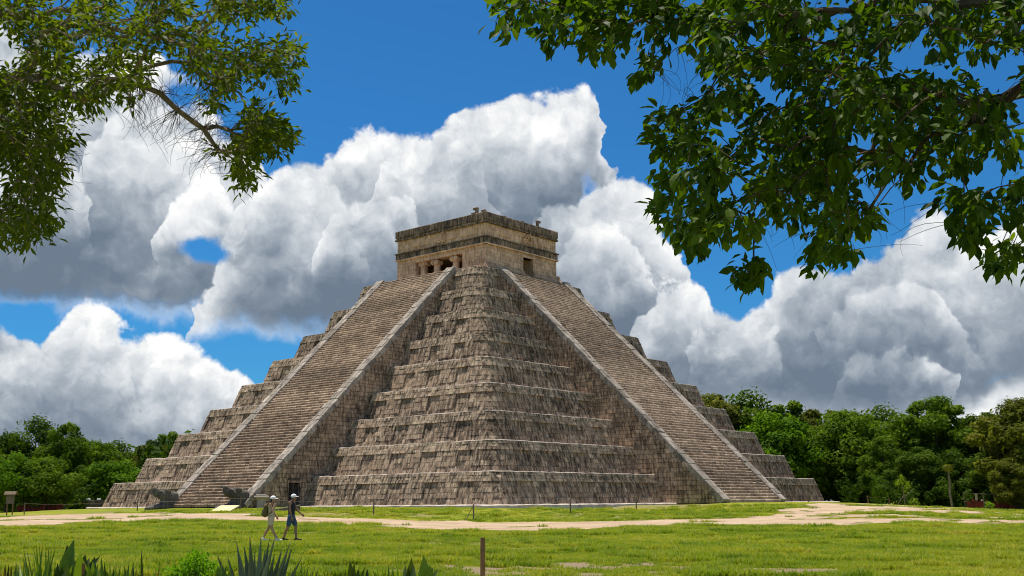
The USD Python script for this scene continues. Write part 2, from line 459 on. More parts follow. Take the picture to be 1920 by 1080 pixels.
def sweep(mb, profile, r=CR, tone=0.5, wob=0.0, cap=False):
    """profile: (half width, z) rings from the bottom to the top."""
    rings = []
    for i, (w, z) in enumerate(profile):
        q = loop(w, max(0.05, r))
        zz = np.full(len(q), z) + (wob * (rng.random(len(q)) - 0.5) if i else 0)
        rings.append(W(q[:, 0], q[:, 1], zz))
    n = len(rings[0])
    v = np.vstack(rings)
    i, j = np.meshgrid(np.arange(len(profile) - 1), np.arange(n), indexing="ij")
    # the frame (u, v) is left-handed in the world, so the order is turned round
    f = np.stack([i * n + j, (i + 1) * n + j, (i + 1) * n + (j + 1) % n, i * n + (j + 1) % n], -1).reshape(-1, 4)
    f = np.vstack([f[:, [0, 1, 2]], f[:, [0, 2, 3]]])
    if cap:
        v = np.vstack([v, v[-n:].mean(0)])
        l = (len(profile) - 1) * n
        f = np.vstack([f, np.stack([l + np.arange(n), np.full(n, len(v) - 1), l + (np.arange(n) + 1) % n], 1)])
    mb.add(v, f, tone)


def widths(a, b, lo, hi):
    out = [a]
    while out[-1] < b - lo * 0.8:
        out.append(out[-1] + rnd.uniform(lo, hi))
    out[-1] = b
    return out


single = []         # (size on the picture, builder arguments) of the stones near enough to stand alone
BAND = [(0.0, 0.20, 0.07, 1), (0.20, 0.70, None, 3), (0.70, 0.79, 0.15, 1), (0.79, 0.985, 0.09, 2)]
alone = 0
for k in range(9):
    z0, z1, w0, w1 = ZK[k], ZK[k + 1], BASEW[k], TOPW[k]
    H = z1 - z0
    core = MB()
    sweep(core, [(w0 - 0.05, z0 - (0.3 if k == 0 else 0.02)), (w1 - 0.05, z1 - 0.03)], cap=True)
    terrace = core.build("terrace", "core_mortar", pyramid)
    cop = MB()
    sweep(cop, [(w1 - 0.02, z1 - 0.07), (w1 + 0.10, z1 - 0.055), (w1 + 0.09, z1 - 0.02), (w1 + 0.02, z1 + 0.015), (w1 - 0.5, z1 + 0.02), (w1 - 1.9 if k < 8 else 1.0, z1 + 0.025)], wob=0.06,
          tone=0.6 if k < 2 else 0.4 if k < 5 else 0.3)
    cop.build("coping", "coping_plaster" if k < 5 else "terrace_limestone", terrace)
    mb = MB()
    for face in (0, 1):
        for (t0, t1, off, rows) in BAND:
            e0 = w0 + (w1 - w0) * t0 - CR
            spans = []
            if off is None:
                x = e0 - rnd.uniform(1.0, 1.4)
                spans.append((x, e0, 0.12)); raised = False
                while x > -e0:
                    x2 = max(-e0, x - (rnd.uniform(1.9, 2.5) if raised else rnd.uniform(1.5, 2.0)) * (1 - 0.04 * k))
                    if x2 + e0 < 0.9:
                        x2 = -e0
                    spans.append((x2, x, 0.12 if raised else -0.02)); x, raised = x2, not raised
            else:
                spans.append((-e0, e0, off))
            for (sa, sb, o) in spans:
                for r in range(rows):
                    ta, tb = t0 + (t1 - t0) * r / rows, t0 + (t1 - t0) * (r + 1) / rows
                    ea, eb = w0 + (w1 - w0) * ta - CR, w0 + (w1 - w0) * tb - CR
                    long = t0 == 0.70
                    xs = widths(sa, sb, 0.45 if long else 0.26, 0.9 if long else 0.58)
                    for xa, xb in zip(xs[:-1], xs[1:]):
                        if xb > -SOUT + 0.3 and xa < SOUT - 0.3:
                            if xa > -SOUT and xb < SOUT:
                                continue
                        s = [xa, xb, xb, xa]
                        if xa <= -e0 + 1e-6:
                            s[0], s[3] = -ea, -eb
                        if xb >= e0 - 1e-6:
                            s[1], s[2] = ea, eb
                        s = [max(-ea, min(ea, s[0])), max(-ea, min(ea, s[1])), max(-eb, min(eb, s[2])), max(-eb, min(eb, s[3]))]
                        if s[1] - s[0] < 0.06:
                            continue
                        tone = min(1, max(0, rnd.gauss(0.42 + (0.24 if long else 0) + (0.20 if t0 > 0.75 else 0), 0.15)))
                        target = mb
                        if k < 2 and alone < 300 and 8 < xa and off is not None and t1 > 0.2 and (xb - xa) > 0.4:
                            target = MB()
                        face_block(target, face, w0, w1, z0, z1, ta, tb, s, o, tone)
                        if target is not mb:
                            alone += 1
                            target.build("stone", "terrace_limestone", terrace)
    for (t0, t1, off, rows) in BAND:            # the near corner, and the two far corners of the visible sides
        for r in range(rows):
            ta, tb = t0 + (t1 - t0) * r / rows, t0 + (t1 - t0) * (r + 1) / rows
            na = 3 + (r % 2)
            ang = np.linspace(0, math.pi / 2, na + 1)
            o = 0.09 if off is None else off
            for q in range(na):
                tone = min(1, max(0, rnd.gauss(0.40 + (0.18 if t0 > 0.65 else 0), 0.16)))
                arc_block(mb, w0, w1, z0, z1, ta, tb, ang[q], ang[q + 1], o, tone)
            for far in (0, 1):
                ea, eb = w0 + (w1 - w0) * ta, w0 + (w1 - w0) * tb
                for q in range(3):
                    a0, a1 = ang[-1] * q / 3, ang[-1] * (q + 1) / 3
                    ct = np.array([ta, ta, tb, tb]); ca = np.array([a0, a1, a1, a0])

                    def P(a, t, oo):
                        w = w0 + (w1 - w0) * t
                        s_, n_ = -(w - CR) - (CR + oo) * np.cos(a), w - CR + (CR + oo) * np.sin(a)
                        return side(far, s_, n_, z0 + H * t)
                    b, fr = P(ca, ct, -0.06), P(ca + np.array([1, -1, -1, 1]) * 0.02, ct + np.array([1, 1, -1, -1]) * 0.018 / H, o + rnd.uniform(-0.02, 0.02))
                    if far == 1:
                        b, fr = b[::-1], fr[::-1]
                    block(mb, b, fr, min(1, max(0, rnd.gauss(0.45, 0.16))))
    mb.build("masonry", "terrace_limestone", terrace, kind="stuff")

# ------------------------------------------------------------------ the two visible stairways (and plain ones on the far sides)
GATE_S0, GATE_Z1 = on_side(1, 541, 905, SOUT)
GATE_S1, _ = on_side(1, 563, 905, SOUT)
GATE_S0, GATE_S1 = sorted((GATE_S0, GATE_S1))
GATE_Z1 = max(1.9, GATE_Z1)


def line_z(v):
    return (SV0 - v) * SLOPE


for face in (0, 1):
    # solid body of the stair: its core and the two side walls
    poly = [(SV0 - 0.25, -0.4), (SV0 - 0.25, 0.05), (SV1 - 0.2, 23.9), (2.0, 23.9), (2.0, -0.4)]
    cs = manifold3d.CrossSection([poly])
    if cs.area() <= 0.01:
        cs = manifold3d.CrossSection([poly[::-1]])
    solid = manifold3d.Manifold.extrude(cs, 2 * (SOUT - 0.09)).translate([0, 0, -(SOUT - 0.09)])      # x = outward, y = z, z = along
    if face == 0:
        solid = solid - manifold3d.Manifold.cube([GATE_S1 - GATE_S0, GATE_Z1 + 1, 2.2]).translate([GATE_S0, -0.8 , SOUT - 2.0])
    m = solid.to_mesh()
    v = np.array(m.vert_properties[:, :3]); f = np.array(m.tri_verts)
    P = side(face, v[:, 2], v[:, 0], v[:, 1])
    cen = P.mean(0)
    if trimesh.Trimesh(P, f, process=False).volume < 0:
        f = f[:, ::-1]
    mb = MB(); mb.add(P, f, 0.3)
    stair = mb.build("stairway", "core_mortar", pyramid)
    for i in range(NSTEP):
        st = MB()
        zt = (i + 1) * RISE; vf = SV0 - i * RUN
        xs = widths(-SIN, SIN, 0.38, 0.68)
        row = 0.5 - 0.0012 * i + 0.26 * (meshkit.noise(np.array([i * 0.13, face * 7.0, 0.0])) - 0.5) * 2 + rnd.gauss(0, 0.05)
        for xa, xb in zip(xs[:-1], xs[1:]):
            gp = 0.012
            dv, dz, bv = rnd.uniform(-0.022, 0.022), rnd.uniform(-0.014, 0.010), rnd.uniform(0.045, 0.085)
            prof = [(vf + dv, zt - RISE - 0.02), (vf + dv - 0.008, zt + dz - bv), (vf + dv - bv * 1.1, zt + dz), (vf - RUN - 0.08, zt + dz)]
            a = side(face, np.full(4, xa + gp), [p[0] for p in prof], [p[1] for p in prof])
            b = side(face, np.full(4, xb - gp), [p[0] for p in prof], [p[1] for p in prof])
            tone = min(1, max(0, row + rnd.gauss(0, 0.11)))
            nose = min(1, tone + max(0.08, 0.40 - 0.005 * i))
            q = np.array([[0, 4, 5, 1], [1, 5, 6, 2], [2, 6, 7, 3]])
            e = np.array([[0, 1, 2], [0, 2, 3], [4, 6, 5], [4, 7, 6]])
            if face == 0:
                pass
            else:
                q, e = q[:, ::-1], e[:, ::-1]
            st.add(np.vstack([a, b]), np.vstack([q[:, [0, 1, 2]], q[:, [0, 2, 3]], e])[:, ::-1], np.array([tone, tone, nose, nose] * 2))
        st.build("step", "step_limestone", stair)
    # balustrades: a row of slabs laid on the slope
    L = math.hypot(24, SV0 - SV1); dirn = np.array([-(SV0 - SV1) / L, 24 / L]); nor = np.array([24 / L, (SV0 - SV1) / L])
    for sgn in (-1, 1):
        bal = thing("balustrade", parent=pyramid)
        a = 0.10
        x0, x1 = sorted((sgn * (SIN - 0.02), sgn * (SOUT + 0.03)))
        while a < L + 0.15:
            b = min(L + 0.2, a + rnd.uniform(0.55, 1.15))
            hh = 0.25 + rnd.uniform(-0.035, 0.035)
            mb = MB()
            nx = 2
            cut = sorted([x0 + rnd.uniform(0, 0.05), x0 + (x1 - x0) * rnd.uniform(0.25, 0.42), x0 + (x1 - x0) * rnd.uniform(0.55, 0.75), x1 - rnd.uniform(0, 0.05)])
            for ca, cb in zip(cut[:-1], cut[1:]):
                h2 = hh + rnd.uniform(-0.025, 0.025)
                tone = min(1, max(0, rnd.gauss(0.5, 0.2)))

                def M(p):
                    vv = SV0 + dirn[0] * p[:, 0] + nor[0] * p[:, 2]
                    zz = 0.0 + dirn[1] * p[:, 0] + nor[1] * p[:, 2]
                    return side(face, p[:, 1], vv, np.maximum(zz, -0.4))
                k0 = mb.n
                boxm(mb, (a + 0.006, ca + 0.005, -0.25), (b - 0.006, cb - 0.005, h2), tone, M, bevel=0.03)
                if trimesh.Trimesh(mb.v[-1], mb.f[-1] - k0, process=False).volume < 0:
                    mb.f[-1] = mb.f[-1][:, ::-1]
            mb.build("slab", "balustrade_limestone", bal)
            a = b
    # the side wall towards the camera, course by course
    wall = MB()
    z = -0.02
    while z < 23.6:
        h = rnd.uniform(0.30, 0.46)
        zb = z + h
        vmax0 = SV0 - z / SLOPE + 0.05; vmax1 = SV0 - zb / SLOPE + 0.05
        j = next((q for q in range(9) if ZK[q] <= z + 0.2 < ZK[q + 1]), 8)
        vmin = TOPW[j] - 0.6
        xs = widths(vmin, vmax0, 0.35, 0.85)
        for xa, xb in zip(xs[:-1], xs[1:]):
            if face == 0 and xb > GATE_S0 - 0.1 and xa < GATE_S1 + 0.1 and z < GATE_Z1 + 0.05:
                if xa >= GATE_S0 - 0.1 and xb <= GATE_S1 + 0.1:
                    continue
                if xa < GATE_S0 - 0.1:
                    xb = GATE_S0 - 0.1
                elif xb > GATE_S1 + 0.1:
                    xa = GATE_S1 + 0.1
                if xb - xa < 0.05:
                    continue
            pts = np.array([[xa, z], [xb, z], [min(xb, vmax1), zb], [min(xa, vmax1 - 0.02), zb]])
            if pts[1, 0] > vmax0 - 1e-6:
                pts[1, 0] = vmax0
            c = pts.mean(0)
            fr2 = c + (pts - c) * (1 - 0.045 / max(0.2, xb - xa) * np.array([1, 1.2]))
            o = SOUT - 0.02 + rnd.uniform(-0.025, 0.025)
            bs, fs = np.full(4, SOUT - 0.12), o + (rng.random(4) - 0.5) * 0.015
            other = 1 - face
            B = side(other, pts[:, 0], bs, pts[:, 1]); Fq = side(other, fr2[:, 0], fs, fr2[:, 1])
            if face == 1:
                B, Fq = B[::-1], Fq[::-1]
            block(wall, B, Fq, min(1, max(0, rnd.gauss(0.5, 0.17))))
        z = zb
    wall.build("side_wall", "side_wall_limestone", pyramid, kind="stuff")

# gate in the left stair's side wall: the lining of the passage and an iron gate with slanting bars
mb = MB()
for lo, hi in (((GATE_S0 - 0.06, SOUT - 0.5, -0.3), (GATE_S0, SOUT + 0.03, GATE_Z1)), ((GATE_S1, SOUT - 0.5, -0.3), (GATE_S1 + 0.06, SOUT + 0.03, GATE_Z1)), ((GATE_S0 - 0.06, SOUT - 0.5, GATE_Z1), (GATE_S1 + 0.06, SOUT + 0.035, GATE_Z1 + 0.2))):
    boxm(mb, lo, hi, 0.4, lambda p: side(1, p[:, 0], p[:, 1], p[:, 2]))
gate = mb.build("gateway", "side_wall_limestone", pyramid)
simple("dark_iron", (0.11, 0.10, 0.095), 0.6, 0.2)
mb = MB()
gm = (GATE_S0 + GATE_S1) / 2
for zz in np.arange(0.0, GATE_Z1 + 0.3, 0.17):
    for sg in (-1, 1):
        a = side(1, np.array([gm, gm + sg * (GATE_S1 - gm)]), np.full(2, SOUT - 0.18), np.array([min(zz, GATE_Z1), min(zz, GATE_Z1) - 0.28]))
        mb.add(*tube(a, 0.022, 5))
for s_ in (GATE_S0 + 0.04, gm, GATE_S1 - 0.04):
    mb.add(*tube(side(1, np.full(2, s_), np.full(2, SOUT - 0.18), np.array([-0.2, GATE_Z1])), 0.03, 5))
mb.build("gate", "dark_iron", pyramid, label="dark iron gate with chevron bars in the stair's side wall")

# low platform round the foot
mb = MB()
sweep(mb, [(29.7, -0.6), (29.72, -0.06), (29.6, 0.0), (28.0, 0.01)], r=2.2, wob=0.05, tone=0.8)
mb.build("base_platform", "coping_plaster", pyramid)

# ------------------------------------------------------------------ the temple on the top platform
U0, U1, V0_, V1_ = -5.75, 7.65, -5.7, 6.3
ZT = 24.0


def on_face(face, px, py):
    return on_side(face, px, py, V1_ if face == 0 else U1)


temple = thing("temple", "square tan stone temple with columned doorway on top of the pyramid", "temple")


def cut_boxes(outer, holes):
    m = manifold3d.Manifold.cube([outer[1][k] - outer[0][k] for k in range(3)]).translate(outer[0])
    for lo, hi in holes:
        m = m - manifold3d.Manifold.cube([hi[k] - lo[k] for k in range(3)]).translate(lo)
    q = m.to_mesh()
    v, f = np.array(q.vert_properties[:, :3], float), np.array(q.tri_verts)
    return W(v[:, 0], v[:, 1], v[:, 2]), f[:, ::-1]


# measured openings: the wide columned doorway on the left side, the narrow one on the right side
DA, DB, DTOP = -2.85, 4.25, 26.45
RA, RB, RTOP = -1.55, 0.15, 26.50
mb = MB()
mb.add(*cut_boxes(((U0 + 0.06, V0_ + 0.06, ZT - 0.2), (U1 - 0.06, V1_ - 0.06, 27.2)),
                  [((U0 + 1.0, V0_ + 1.0, ZT - 0.05), (U1 - 1.3, V1_ - 1.3, 26.8)), ((DA, V1_ - 1.6, ZT - 0.05), (DB, V1_ + 1, DTOP)), ((U1 - 1.6, RA, ZT - 0.05), (U1 + 1, RB, RTOP))]), 0.35)
mb.build("wall", "temple_limestone", temple)


def courses(mb, face, s0, s1, z0, z1, off, h=(0.36, 0.5), w=(0.45, 0.95), holes=(), depth=0.05, ins=0.006, tone=(0.5, 0.14), flare=None, rough=0.02):
    z = z0
    while z < z1 - 0.05:
        zb = z + rnd.uniform(*h)
        if zb > z1 - 0.15:
            zb = z1
        spans = [(s0, s1)]
        for a, b, ha, hb in holes:
            if z < hb - 0.02 and zb > ha + 0.02:
                spans = [q for x, y in spans for q in ((x, min(y, a)), (max(x, b), y)) if q[1] - q[0] > 0.03]
        for x, y in spans:
            xs = widths(x, y, *w)
            for xa, xb in zip(xs[:-1], xs[1:]):
                fl = np.array([flare(q) if flare else 0.0 for q in (z, z, zb, zb)])
                pa, pz = np.array([xa, xb, xb, xa]), np.array([z, z, zb, zb])
                o = off + fl
                B = side(face, pa, o - depth, pz)
                Fq = side(face, pa + np.array([1, -1, -1, 1]) * (ins + 0.006 * rng.random(4)), o + rnd.uniform(-rough, rough) + 0.008 * rng.random(4), pz + np.array([1, 1, -1, -1]) * (ins + 0.006 * rng.random(4)))
                if face == 0:
                    B, Fq = B[::-1], Fq[::-1]
                block(mb, B, Fq, min(1, max(0, rnd.gauss(*tone))))
        z = zb


def flare(z):
    return 0.75 * max(0.0, 1 - (z - ZT) / 1.3) ** 1.6


mb = MB()
courses(mb, 0, U0, U1 + 0.0, ZT, 27.0, V1_, holes=[(DA, DB, ZT - 1, DTOP)], rough=0.008)
courses(mb, 1, V0_ - 0.0, V1_ + 0.0, 25.3, 27.0, U1, holes=[(RA, RB, ZT - 1, RTOP)], rough=0.008)
courses(mb, 1, V0_ - 0.6, V1_ + 0.3, ZT, 25.3, U1, h=(0.25, 0.3), holes=[(RA - 0.05, RB + 0.05, ZT - 1, RTOP)], rough=0.006, depth=0.8, flare=flare)
mb.build("wall_masonry", "temple_limestone", temple, kind="stuff")
# flaring foot of the right side
mb = MB()
for z in np.linspace(ZT, 25.2, 7)[:-1]:
    a, b = flare(z), flare(z + 0.2)
    for s0, s1 in ((V0_ - 0.2, RA), (RB, V1_)):
        q = W([U1 - .1, U1 - .1, U1 + a - .02, U1 + b - .02], [s0 - 0.4 * a] * 4, [z + .2, z, z, z + .2])
        q2 = W([U1 - .1, U1 - .1, U1 + a - .02, U1 + b - .02], [s1] * 4, [z + .2, z, z, z + .2])
        mb.add(np.vstack([q, q2]), np.vstack([CLOSED]), 0.5)
mb.build("flared_foot", "temple_limestone", temple)


def ring(mb, lo, hi, z0, z1, out, tone=0.4, chop=0.9, jut=0.03, bev=0.02):
    """A course that runs round the temple and stands out by that much, stone by stone."""
    (a0, b0), (a1, b1) = lo, hi
    a0, b0, a1, b1 = a0 - out, b0 - out, a1 + out, b1 + out
    for face, s0, s1, off in ((0, a0, a1 - 0.01, b1), (1, b0, b1 - 0.01, a1)):
        xs = widths(s0, s1, chop * 0.6, chop * 1.3)
        for xa, xb in zip(xs[:-1], xs[1:]):
            o = off + rnd.uniform(-jut, jut)
            k0 = mb.n
            boxm(mb, (xa + 0.004, off - 0.5, z0), (xb - 0.004, o, z1 + rnd.uniform(-jut, jut) * 0.5), min(1, max(0, rnd.gauss(tone, 0.16))), lambda p: side(face, p[:, 0], p[:, 1], p[:, 2]), bevel=bev)
            if trimesh.Trimesh(mb.v[-1], mb.f[-1] - k0, process=False).volume < 0:
                mb.f[-1] = mb.f[-1][:, ::-1]
    for lo3, hi3 in (((a0, b0, z0), (a0 + 0.5, b1 - 0.5, z1)), ((a0 + 0.5, b0, z0), (a1 - 0.5, b0 + 0.5, z1))):
        boxm(mb, lo3, hi3, tone, lambda p: W(p[:, 0], p[:, 1], p[:, 2])); mb.f[-1] = mb.f[-1][:, ::-1]


LOHI = ((U0, V0_), (U1, V1_))
mb = MB(); ring(mb, *LOHI, 26.95, 27.12, 0.20, 0.75, 1.2, 0.02); mb.build("moulding", "temple_limestone", temple)
mb = MB(); ring(mb, *LOHI, 27.12, 27.72, 0.16, 0.35, 0.7, 0.04, 0.05); ring(mb, *LOHI, 27.72, 27.86, 0.24, 0.3, 0.9, 0.04); mb.build("cornice", "cornice_limestone", temple)
mb = MB(); boxm(mb, (U0 + 0.05, V0_ + 0.05, 27.1), (U1 - 0.05, V1_ - 0.05, 30.3), 0.4, lambda p: W(p[:, 0], p[:, 1], p[:, 2])); mb.f[-1] = mb.f[-1][:, ::-1]
frieze = mb.build("frieze", "temple_limestone", temple)
mb = MB()
courses(mb, 0, U0, U1, 27.8, 29.3, V1_ - 0.02, h=(0.4, 0.55), rough=0.02)
courses(mb, 1, V0_, V1_, 27.8, 29.3, U1 - 0.02, h=(0.4, 0.55), rough=0.02)
mb.build("frieze_masonry", "temple_limestone", frieze, kind="stuff")
# long raised panels and the small mask blocks of the frieze
for face, spans in ((0, [(-3.6, -1.3), (0.6, 1.3), (2.0, 3.3), (3.9, 6.0)]), (1, [(-4.2, -2.4), (-2.1, -1.6), (2.2, 4.0)])):
    for a, b in spans:
        mb = MB()
        boxm(mb, (a, (V1_, U1)[face] - 0.1, 28.25), (b, (V1_, U1)[face] + 0.07, 29.12), rnd.uniform(0.45, 0.7), lambda p: side(face, p[:, 0], p[:, 1], p[:, 2]), bevel=0.025)
        mb.build("frieze_panel", "temple_limestone", temple)
for face, c, n in ((1, -0.65, 26), (0, 1.0, 10)):
    off = (V1_, U1)[face]
    for _ in range(n):
        s, z, w, h = c + rnd.uniform(-0.7, 0.6), rnd.uniform(28.0, 29.1), rnd.uniform(0.12, 0.4), rnd.uniform(0.1, 0.3)
        mb = MB()
        boxm(mb, (s, off - 0.1, z), (s + w, off + rnd.uniform(0.06, 0.22), z + h), rnd.uniform(0.2, 0.8), lambda p: side(face, p[:, 0], p[:, 1], p[:, 2]), bevel=0.03)
        mb.build("carved_block", "temple_limestone", temple)
mb = MB(); ring(mb, *LOHI, 29.28, 29.46, 0.22, 0.35, 0.9, 0.03); ring(mb, *LOHI, 29.46, 29.62, 0.12, 0.4, 0.9, 0.03); ring(mb, *LOHI, 29.62, 30.42, 0.20, 0.42, 0.42, 0.035, 0.05); mb.build("cornice", "cornice_limestone", temple)
mb = MB(); boxm(mb, (U0 - 0.1, V0_ - 0.1, 30.2), (U1 + 0.1, V1_ + 0.1, 30.44), 0.4, lambda p: W(p[:, 0], p[:, 1], p[:, 2])); mb.f[-1] = mb.f[-1][:, ::-1]
mb.build("roof", "cornice_limestone", temple)
# worn roof ornaments
for face, px, py, kind in ((0, 893, 400, 2), (0, 908, 397, 1), (1, 947, 409, 0), (1, 980, 419, 0), (1, 1009, 428, 2)):
    off = ((V1_, U1)[face]) - 0.05
    s, _ = on_side(face, px, py, off)
    s = min(s, (U1, V1_)[face] - 0.1)
    mb = MB()
    M = lambda p: side(face, p[:, 0], p[:, 1], p[:, 2])
    boxm(mb, (s - 0.16, off - 0.25, 30.4), (s + 0.16, off + 0.05, 30.62 if kind < 2 else 30.95), 0.3, M, bevel=0.04)
    if kind == 2:
        boxm(mb, (s - 0.48, off - 0.25, 30.93), (s + 0.20, off + 0.05, 31.18), 0.3, M, bevel=0.05)
    if kind == 2 and face == 0:
        boxm(mb, (s - 0.75, off - 0.25, 30.4), (s - 0.12, off + 0.05, 30.66), 0.3, M, bevel=0.05)
    if kind == 1:
        boxm(mb, (s - 0.45, off - 0.25, 30.4), (s + 0.1, off + 0.05, 30.75), 0.3, M, bevel=0.06)
    mb.build("roof_ornament", "cornice_limestone", temple)
# lintel and jamb of the doorways, two serpent columns with big square capitals
mb = MB(); boxm(mb, (DA - 0.1, V1_ - 1.0, DTOP - 0.02), (DB + 0.1, V1_ + 0.045, DTOP + 0.36), 0.6, lambda p: W(p[:, 0], p[:, 1], p[:, 2]), bevel=0.03); mb.build("lintel", "temple_limestone", temple)
mb = MB(); boxm(mb, (U1 - 0.8, RA - 0.35, RTOP), (U1 + 0.07, RB + 0.35, RTOP + 0.3), 0.6, lambda p: W(p[:, 0], p[:, 1], p[:, 2]), bevel=0.03); mb.build("lintel", "temple_limestone", temple)
mb = MB(); boxm(mb, (-2.30, V1_ - 0.8, ZT), (-1.70, V1_ - 0.25, 26.0), 0.65, lambda p: W(p[:, 0], p[:, 1], p[:, 2]), bevel=0.03); boxm(mb, (-2.55, V1_ - 1.0, 26.0), (-1.35, V1_ - 0.15, 26.45), 0.6, lambda p: W(p[:, 0], p[:, 1], p[:, 2]), bevel=0.05); mb.build("pillar", "temple_limestone", temple)
for cx in (0.0, 2.85):
    mb = MB()
    for q in range(4):
        c = trimesh.creation.cylinder(0.37, 0.47, sections=20)
        v = np.array(c.vertices) * [1 + rnd.uniform(-.03, .03)] * 1
        v = v + [0, 0, ZT + 0.235 + 0.47 * q]
        mb.add(W(cx + v[:, 0], V1_ - 0.55 + v[:, 1], v[:, 2]), np.array(c.faces)[:, ::-1], rnd.uniform(0.45, 0.65))
    col = mb.build("column", "temple_limestone", temple)
    mb = MB()
    boxm(mb, (cx - 0.54, V1_ - 1.05, 25.80), (cx + 0.54, V1_ + 0.02, 26.42), 0.5, lambda p: W(p[:, 0], p[:, 1], p[:, 2]), bevel=0.16)
    boxm(mb, (cx - 0.85, V1_ - 0.9, 25.9), (cx - 0.3, V1_ - 0.1, 26.40), 0.45, lambda p: W(p[:, 0], p[:, 1], p[:, 2]), bevel=0.22)
    mb.build("capital", "temple_limestone", col)

# ------------------------------------------------------------------ the ground: one sheet, gently mounded round the pyramid
CTRL = []
for px, py, Y in [(530, 1014, 42.8), (0, 1078, 24), (960, 1078, 24), (1918, 1078, 24), (960, 1035, 34), (300, 1040, 34), (1600, 1040, 34), (960, 991, 57), (300, 981, 62), (60, 983, 62), (1500, 986, 58), (1900, 985, 60),
                  (700, 965, 76), (888, 976, 75), (1070, 963, 79), (1193, 956, 89), (1308, 950, 98), (1425, 944, 103), (929, 956, 79.5), (700, 952, 88), (560, 951, 94), (1200, 948, 91), (1345, 943.5, 97),
                  (330, 952, 101), (190, 954, 110), (100, 957, 112), (0, 962, 112), (1545, 941, 112), (1620, 944, 115), (1700, 948, 110), (1800, 953, 105), (1910, 959, 100), (258, 959, 100), (45, 966, 96)]:
    CTRL.append(at(px, py, Y))
for x, y, z in [(0, 0, 0.0), (-20, 5, 0.05), (20, 5, 0.0), (0, 14, 0.0), (-12, 15, 0.05), (10, 15, 0.0), (-4, 122, 1.2), (-30, 122, 1.2), (25, 122, 1.2), (-4, 150, 1.3), (-4, 165, 1.1), (-60, 160, 1.0), (60, 160, 0.5), (-120, 120, 0.6),
                (120, 120, 0.0), (-120, 30, 0.4), (120, 30, -0.2), (0, -60, 0), (0, 260, 0.8), (-200, 200, 0.4), (200, 200, 0.2), (-70, 110, 1.0), (70, 112, 0.3), (-80, 60, .6), (80, 60, 0.0)]:
    CTRL.append(np.array([x, y, z], float))
CTRL = np.array(CTRL)
surf = RBFInterpolator(CTRL[:, :2], CTRL[:, 2], kernel="thin_plate_spline", smoothing=1.2)


def spaced(lo, hi, step, far, grow=1.25):
    a = list(np.arange(lo, hi + 1e-6, step))
    s = step
    while a[-1] < far:
        s *= grow; a.append(a[-1] + s)
    s = step
    while a[0] > -far:
        s *= grow; a.insert(0, a[0] - s)
    return np.array(a)


GX, GY = spaced(-75, 75, 0.75, 2500), spaced(-6, 170, 0.75, 2500)
gx, gy = np.meshgrid(GX, GY, indexing="ij")
fade = np.clip(1 - (np.hypot(gx, gy - 80) - 170) / 150, 0, 1)
inside = fade > 0
gz = np.zeros_like(gx)
gz[inside] = surf(np.stack([gx[inside], gy[inside]], 1)) * fade[inside]
gz += (meshkit.fbm(np.stack([gx * 0.16, gy * 0.16, 0 * gx], -1), 3, 3) - 0.5) * 0.16 * np.clip((gy - 3) / 10, 0, 1) * np.clip((175 - gy) / 20, 0, 1)


def ground(x, y):
    x, y = np.asarray(x, float), np.asarray(y, float)
    i = np.clip(np.searchsorted(GX, x) - 1, 0, len(GX) - 2); j = np.clip(np.searchsorted(GY, y) - 1, 0, len(GY) - 2)
    a, b = (x - GX[i]) / (GX[i + 1] - GX[i]), (y - GY[j]) / (GY[j + 1] - GY[j])
    return (gz[i, j] * (1 - a) + gz[i + 1, j] * a) * (1 - b) + (gz[i, j + 1] * (1 - a) + gz[i + 1, j + 1] * a) * b


def on_ground(px, py):
    """The point of the ground that a pixel of the photograph looks at."""
    Ys = np.linspace(8, 150, 3000)
    P = np.array([0, 0, EYE]) + ray(px, py) * Ys[:, None]
    below = P[:, 2] < ground(P[:, 0], P[:, 1])
    k = int(np.argmax(below)) if below.any() else 2999
    return np.array([P[k, 0], P[k, 1], float(ground(P[k, 0], P[k, 1]))])


# where the soil shows between the grass
def bare(x, y):
    p = np.stack([x, y, 0 * x], -1)
    n = meshkit.fbm(p * np.array([0.22, 0.30, 1]), 4, 21)
    m = meshkit.fbm(p * 1.3, 3, 5)
    b = np.clip((n + 0.35 * (m - 0.5) - 0.60) / 0.10, 0, 1)
    near = np.exp(-(((x - 0.6) / 5.5) ** 2 + ((y - 26.3) / 3.2) ** 2)) * 0.66 + 0.55 * np.exp(-(((x - 7) / 3.0) ** 2 + ((y - 24.6) / 1.6) ** 2))
    return np.clip(b * 0.55 + np.clip((near + 0.9 * (m - 0.5) - 0.42) / 0.2, 0, 1), 0, 1)


GN = bare(gx, gy)
I, J = np.meshgrid(np.arange(len(GX) - 1), np.arange(len(GY) - 1), indexing="ij")
nj = len(GY)
q = np.stack([I * nj + J, (I + 1) * nj + J, (I + 1) * nj + J + 1, I * nj + J + 1], -1).reshape(-1, 4)
g = Graph()
p = g.add("geometry", "position")
n1, n2, n3 = g.noise(p, 0.13, 4, 0.6), g.noise(g.vec("multiply", p, (1, 0.7, 1)), 1.2, 5, 0.65), g.noise(p, 18.0, 4, 0.7)
c = g.add("rgb_ramp", "color", fac=g.math("add", g.math("multiply", n1, 0.7), g.math("multiply", n2, 0.35)), ramp=[(0.3, (0.12, 0.165, 0.012)), (0.5, (0.20, 0.225, 0.016)), (0.7, (0.30, 0.27, 0.035))])
c = g.mix(g.rng(n3, 0.45, 0.75, 0, 0.45), c, (0.06, 0.09, 0.01))
soil = g.add("rgb_ramp", "color", fac=n3, ramp=[(0.3, (0.16, 0.115, 0.075)), (0.7, (0.31, 0.23, 0.155))])
c = g.mix(g.add("attribute", "fac", attribute="tone"), c, soil)
nb = g.add("bump", "normal", height=g.math("add", n3, g.noise(p, 4.0, 4, 0.6)), strength=0.7, distance=0.06)
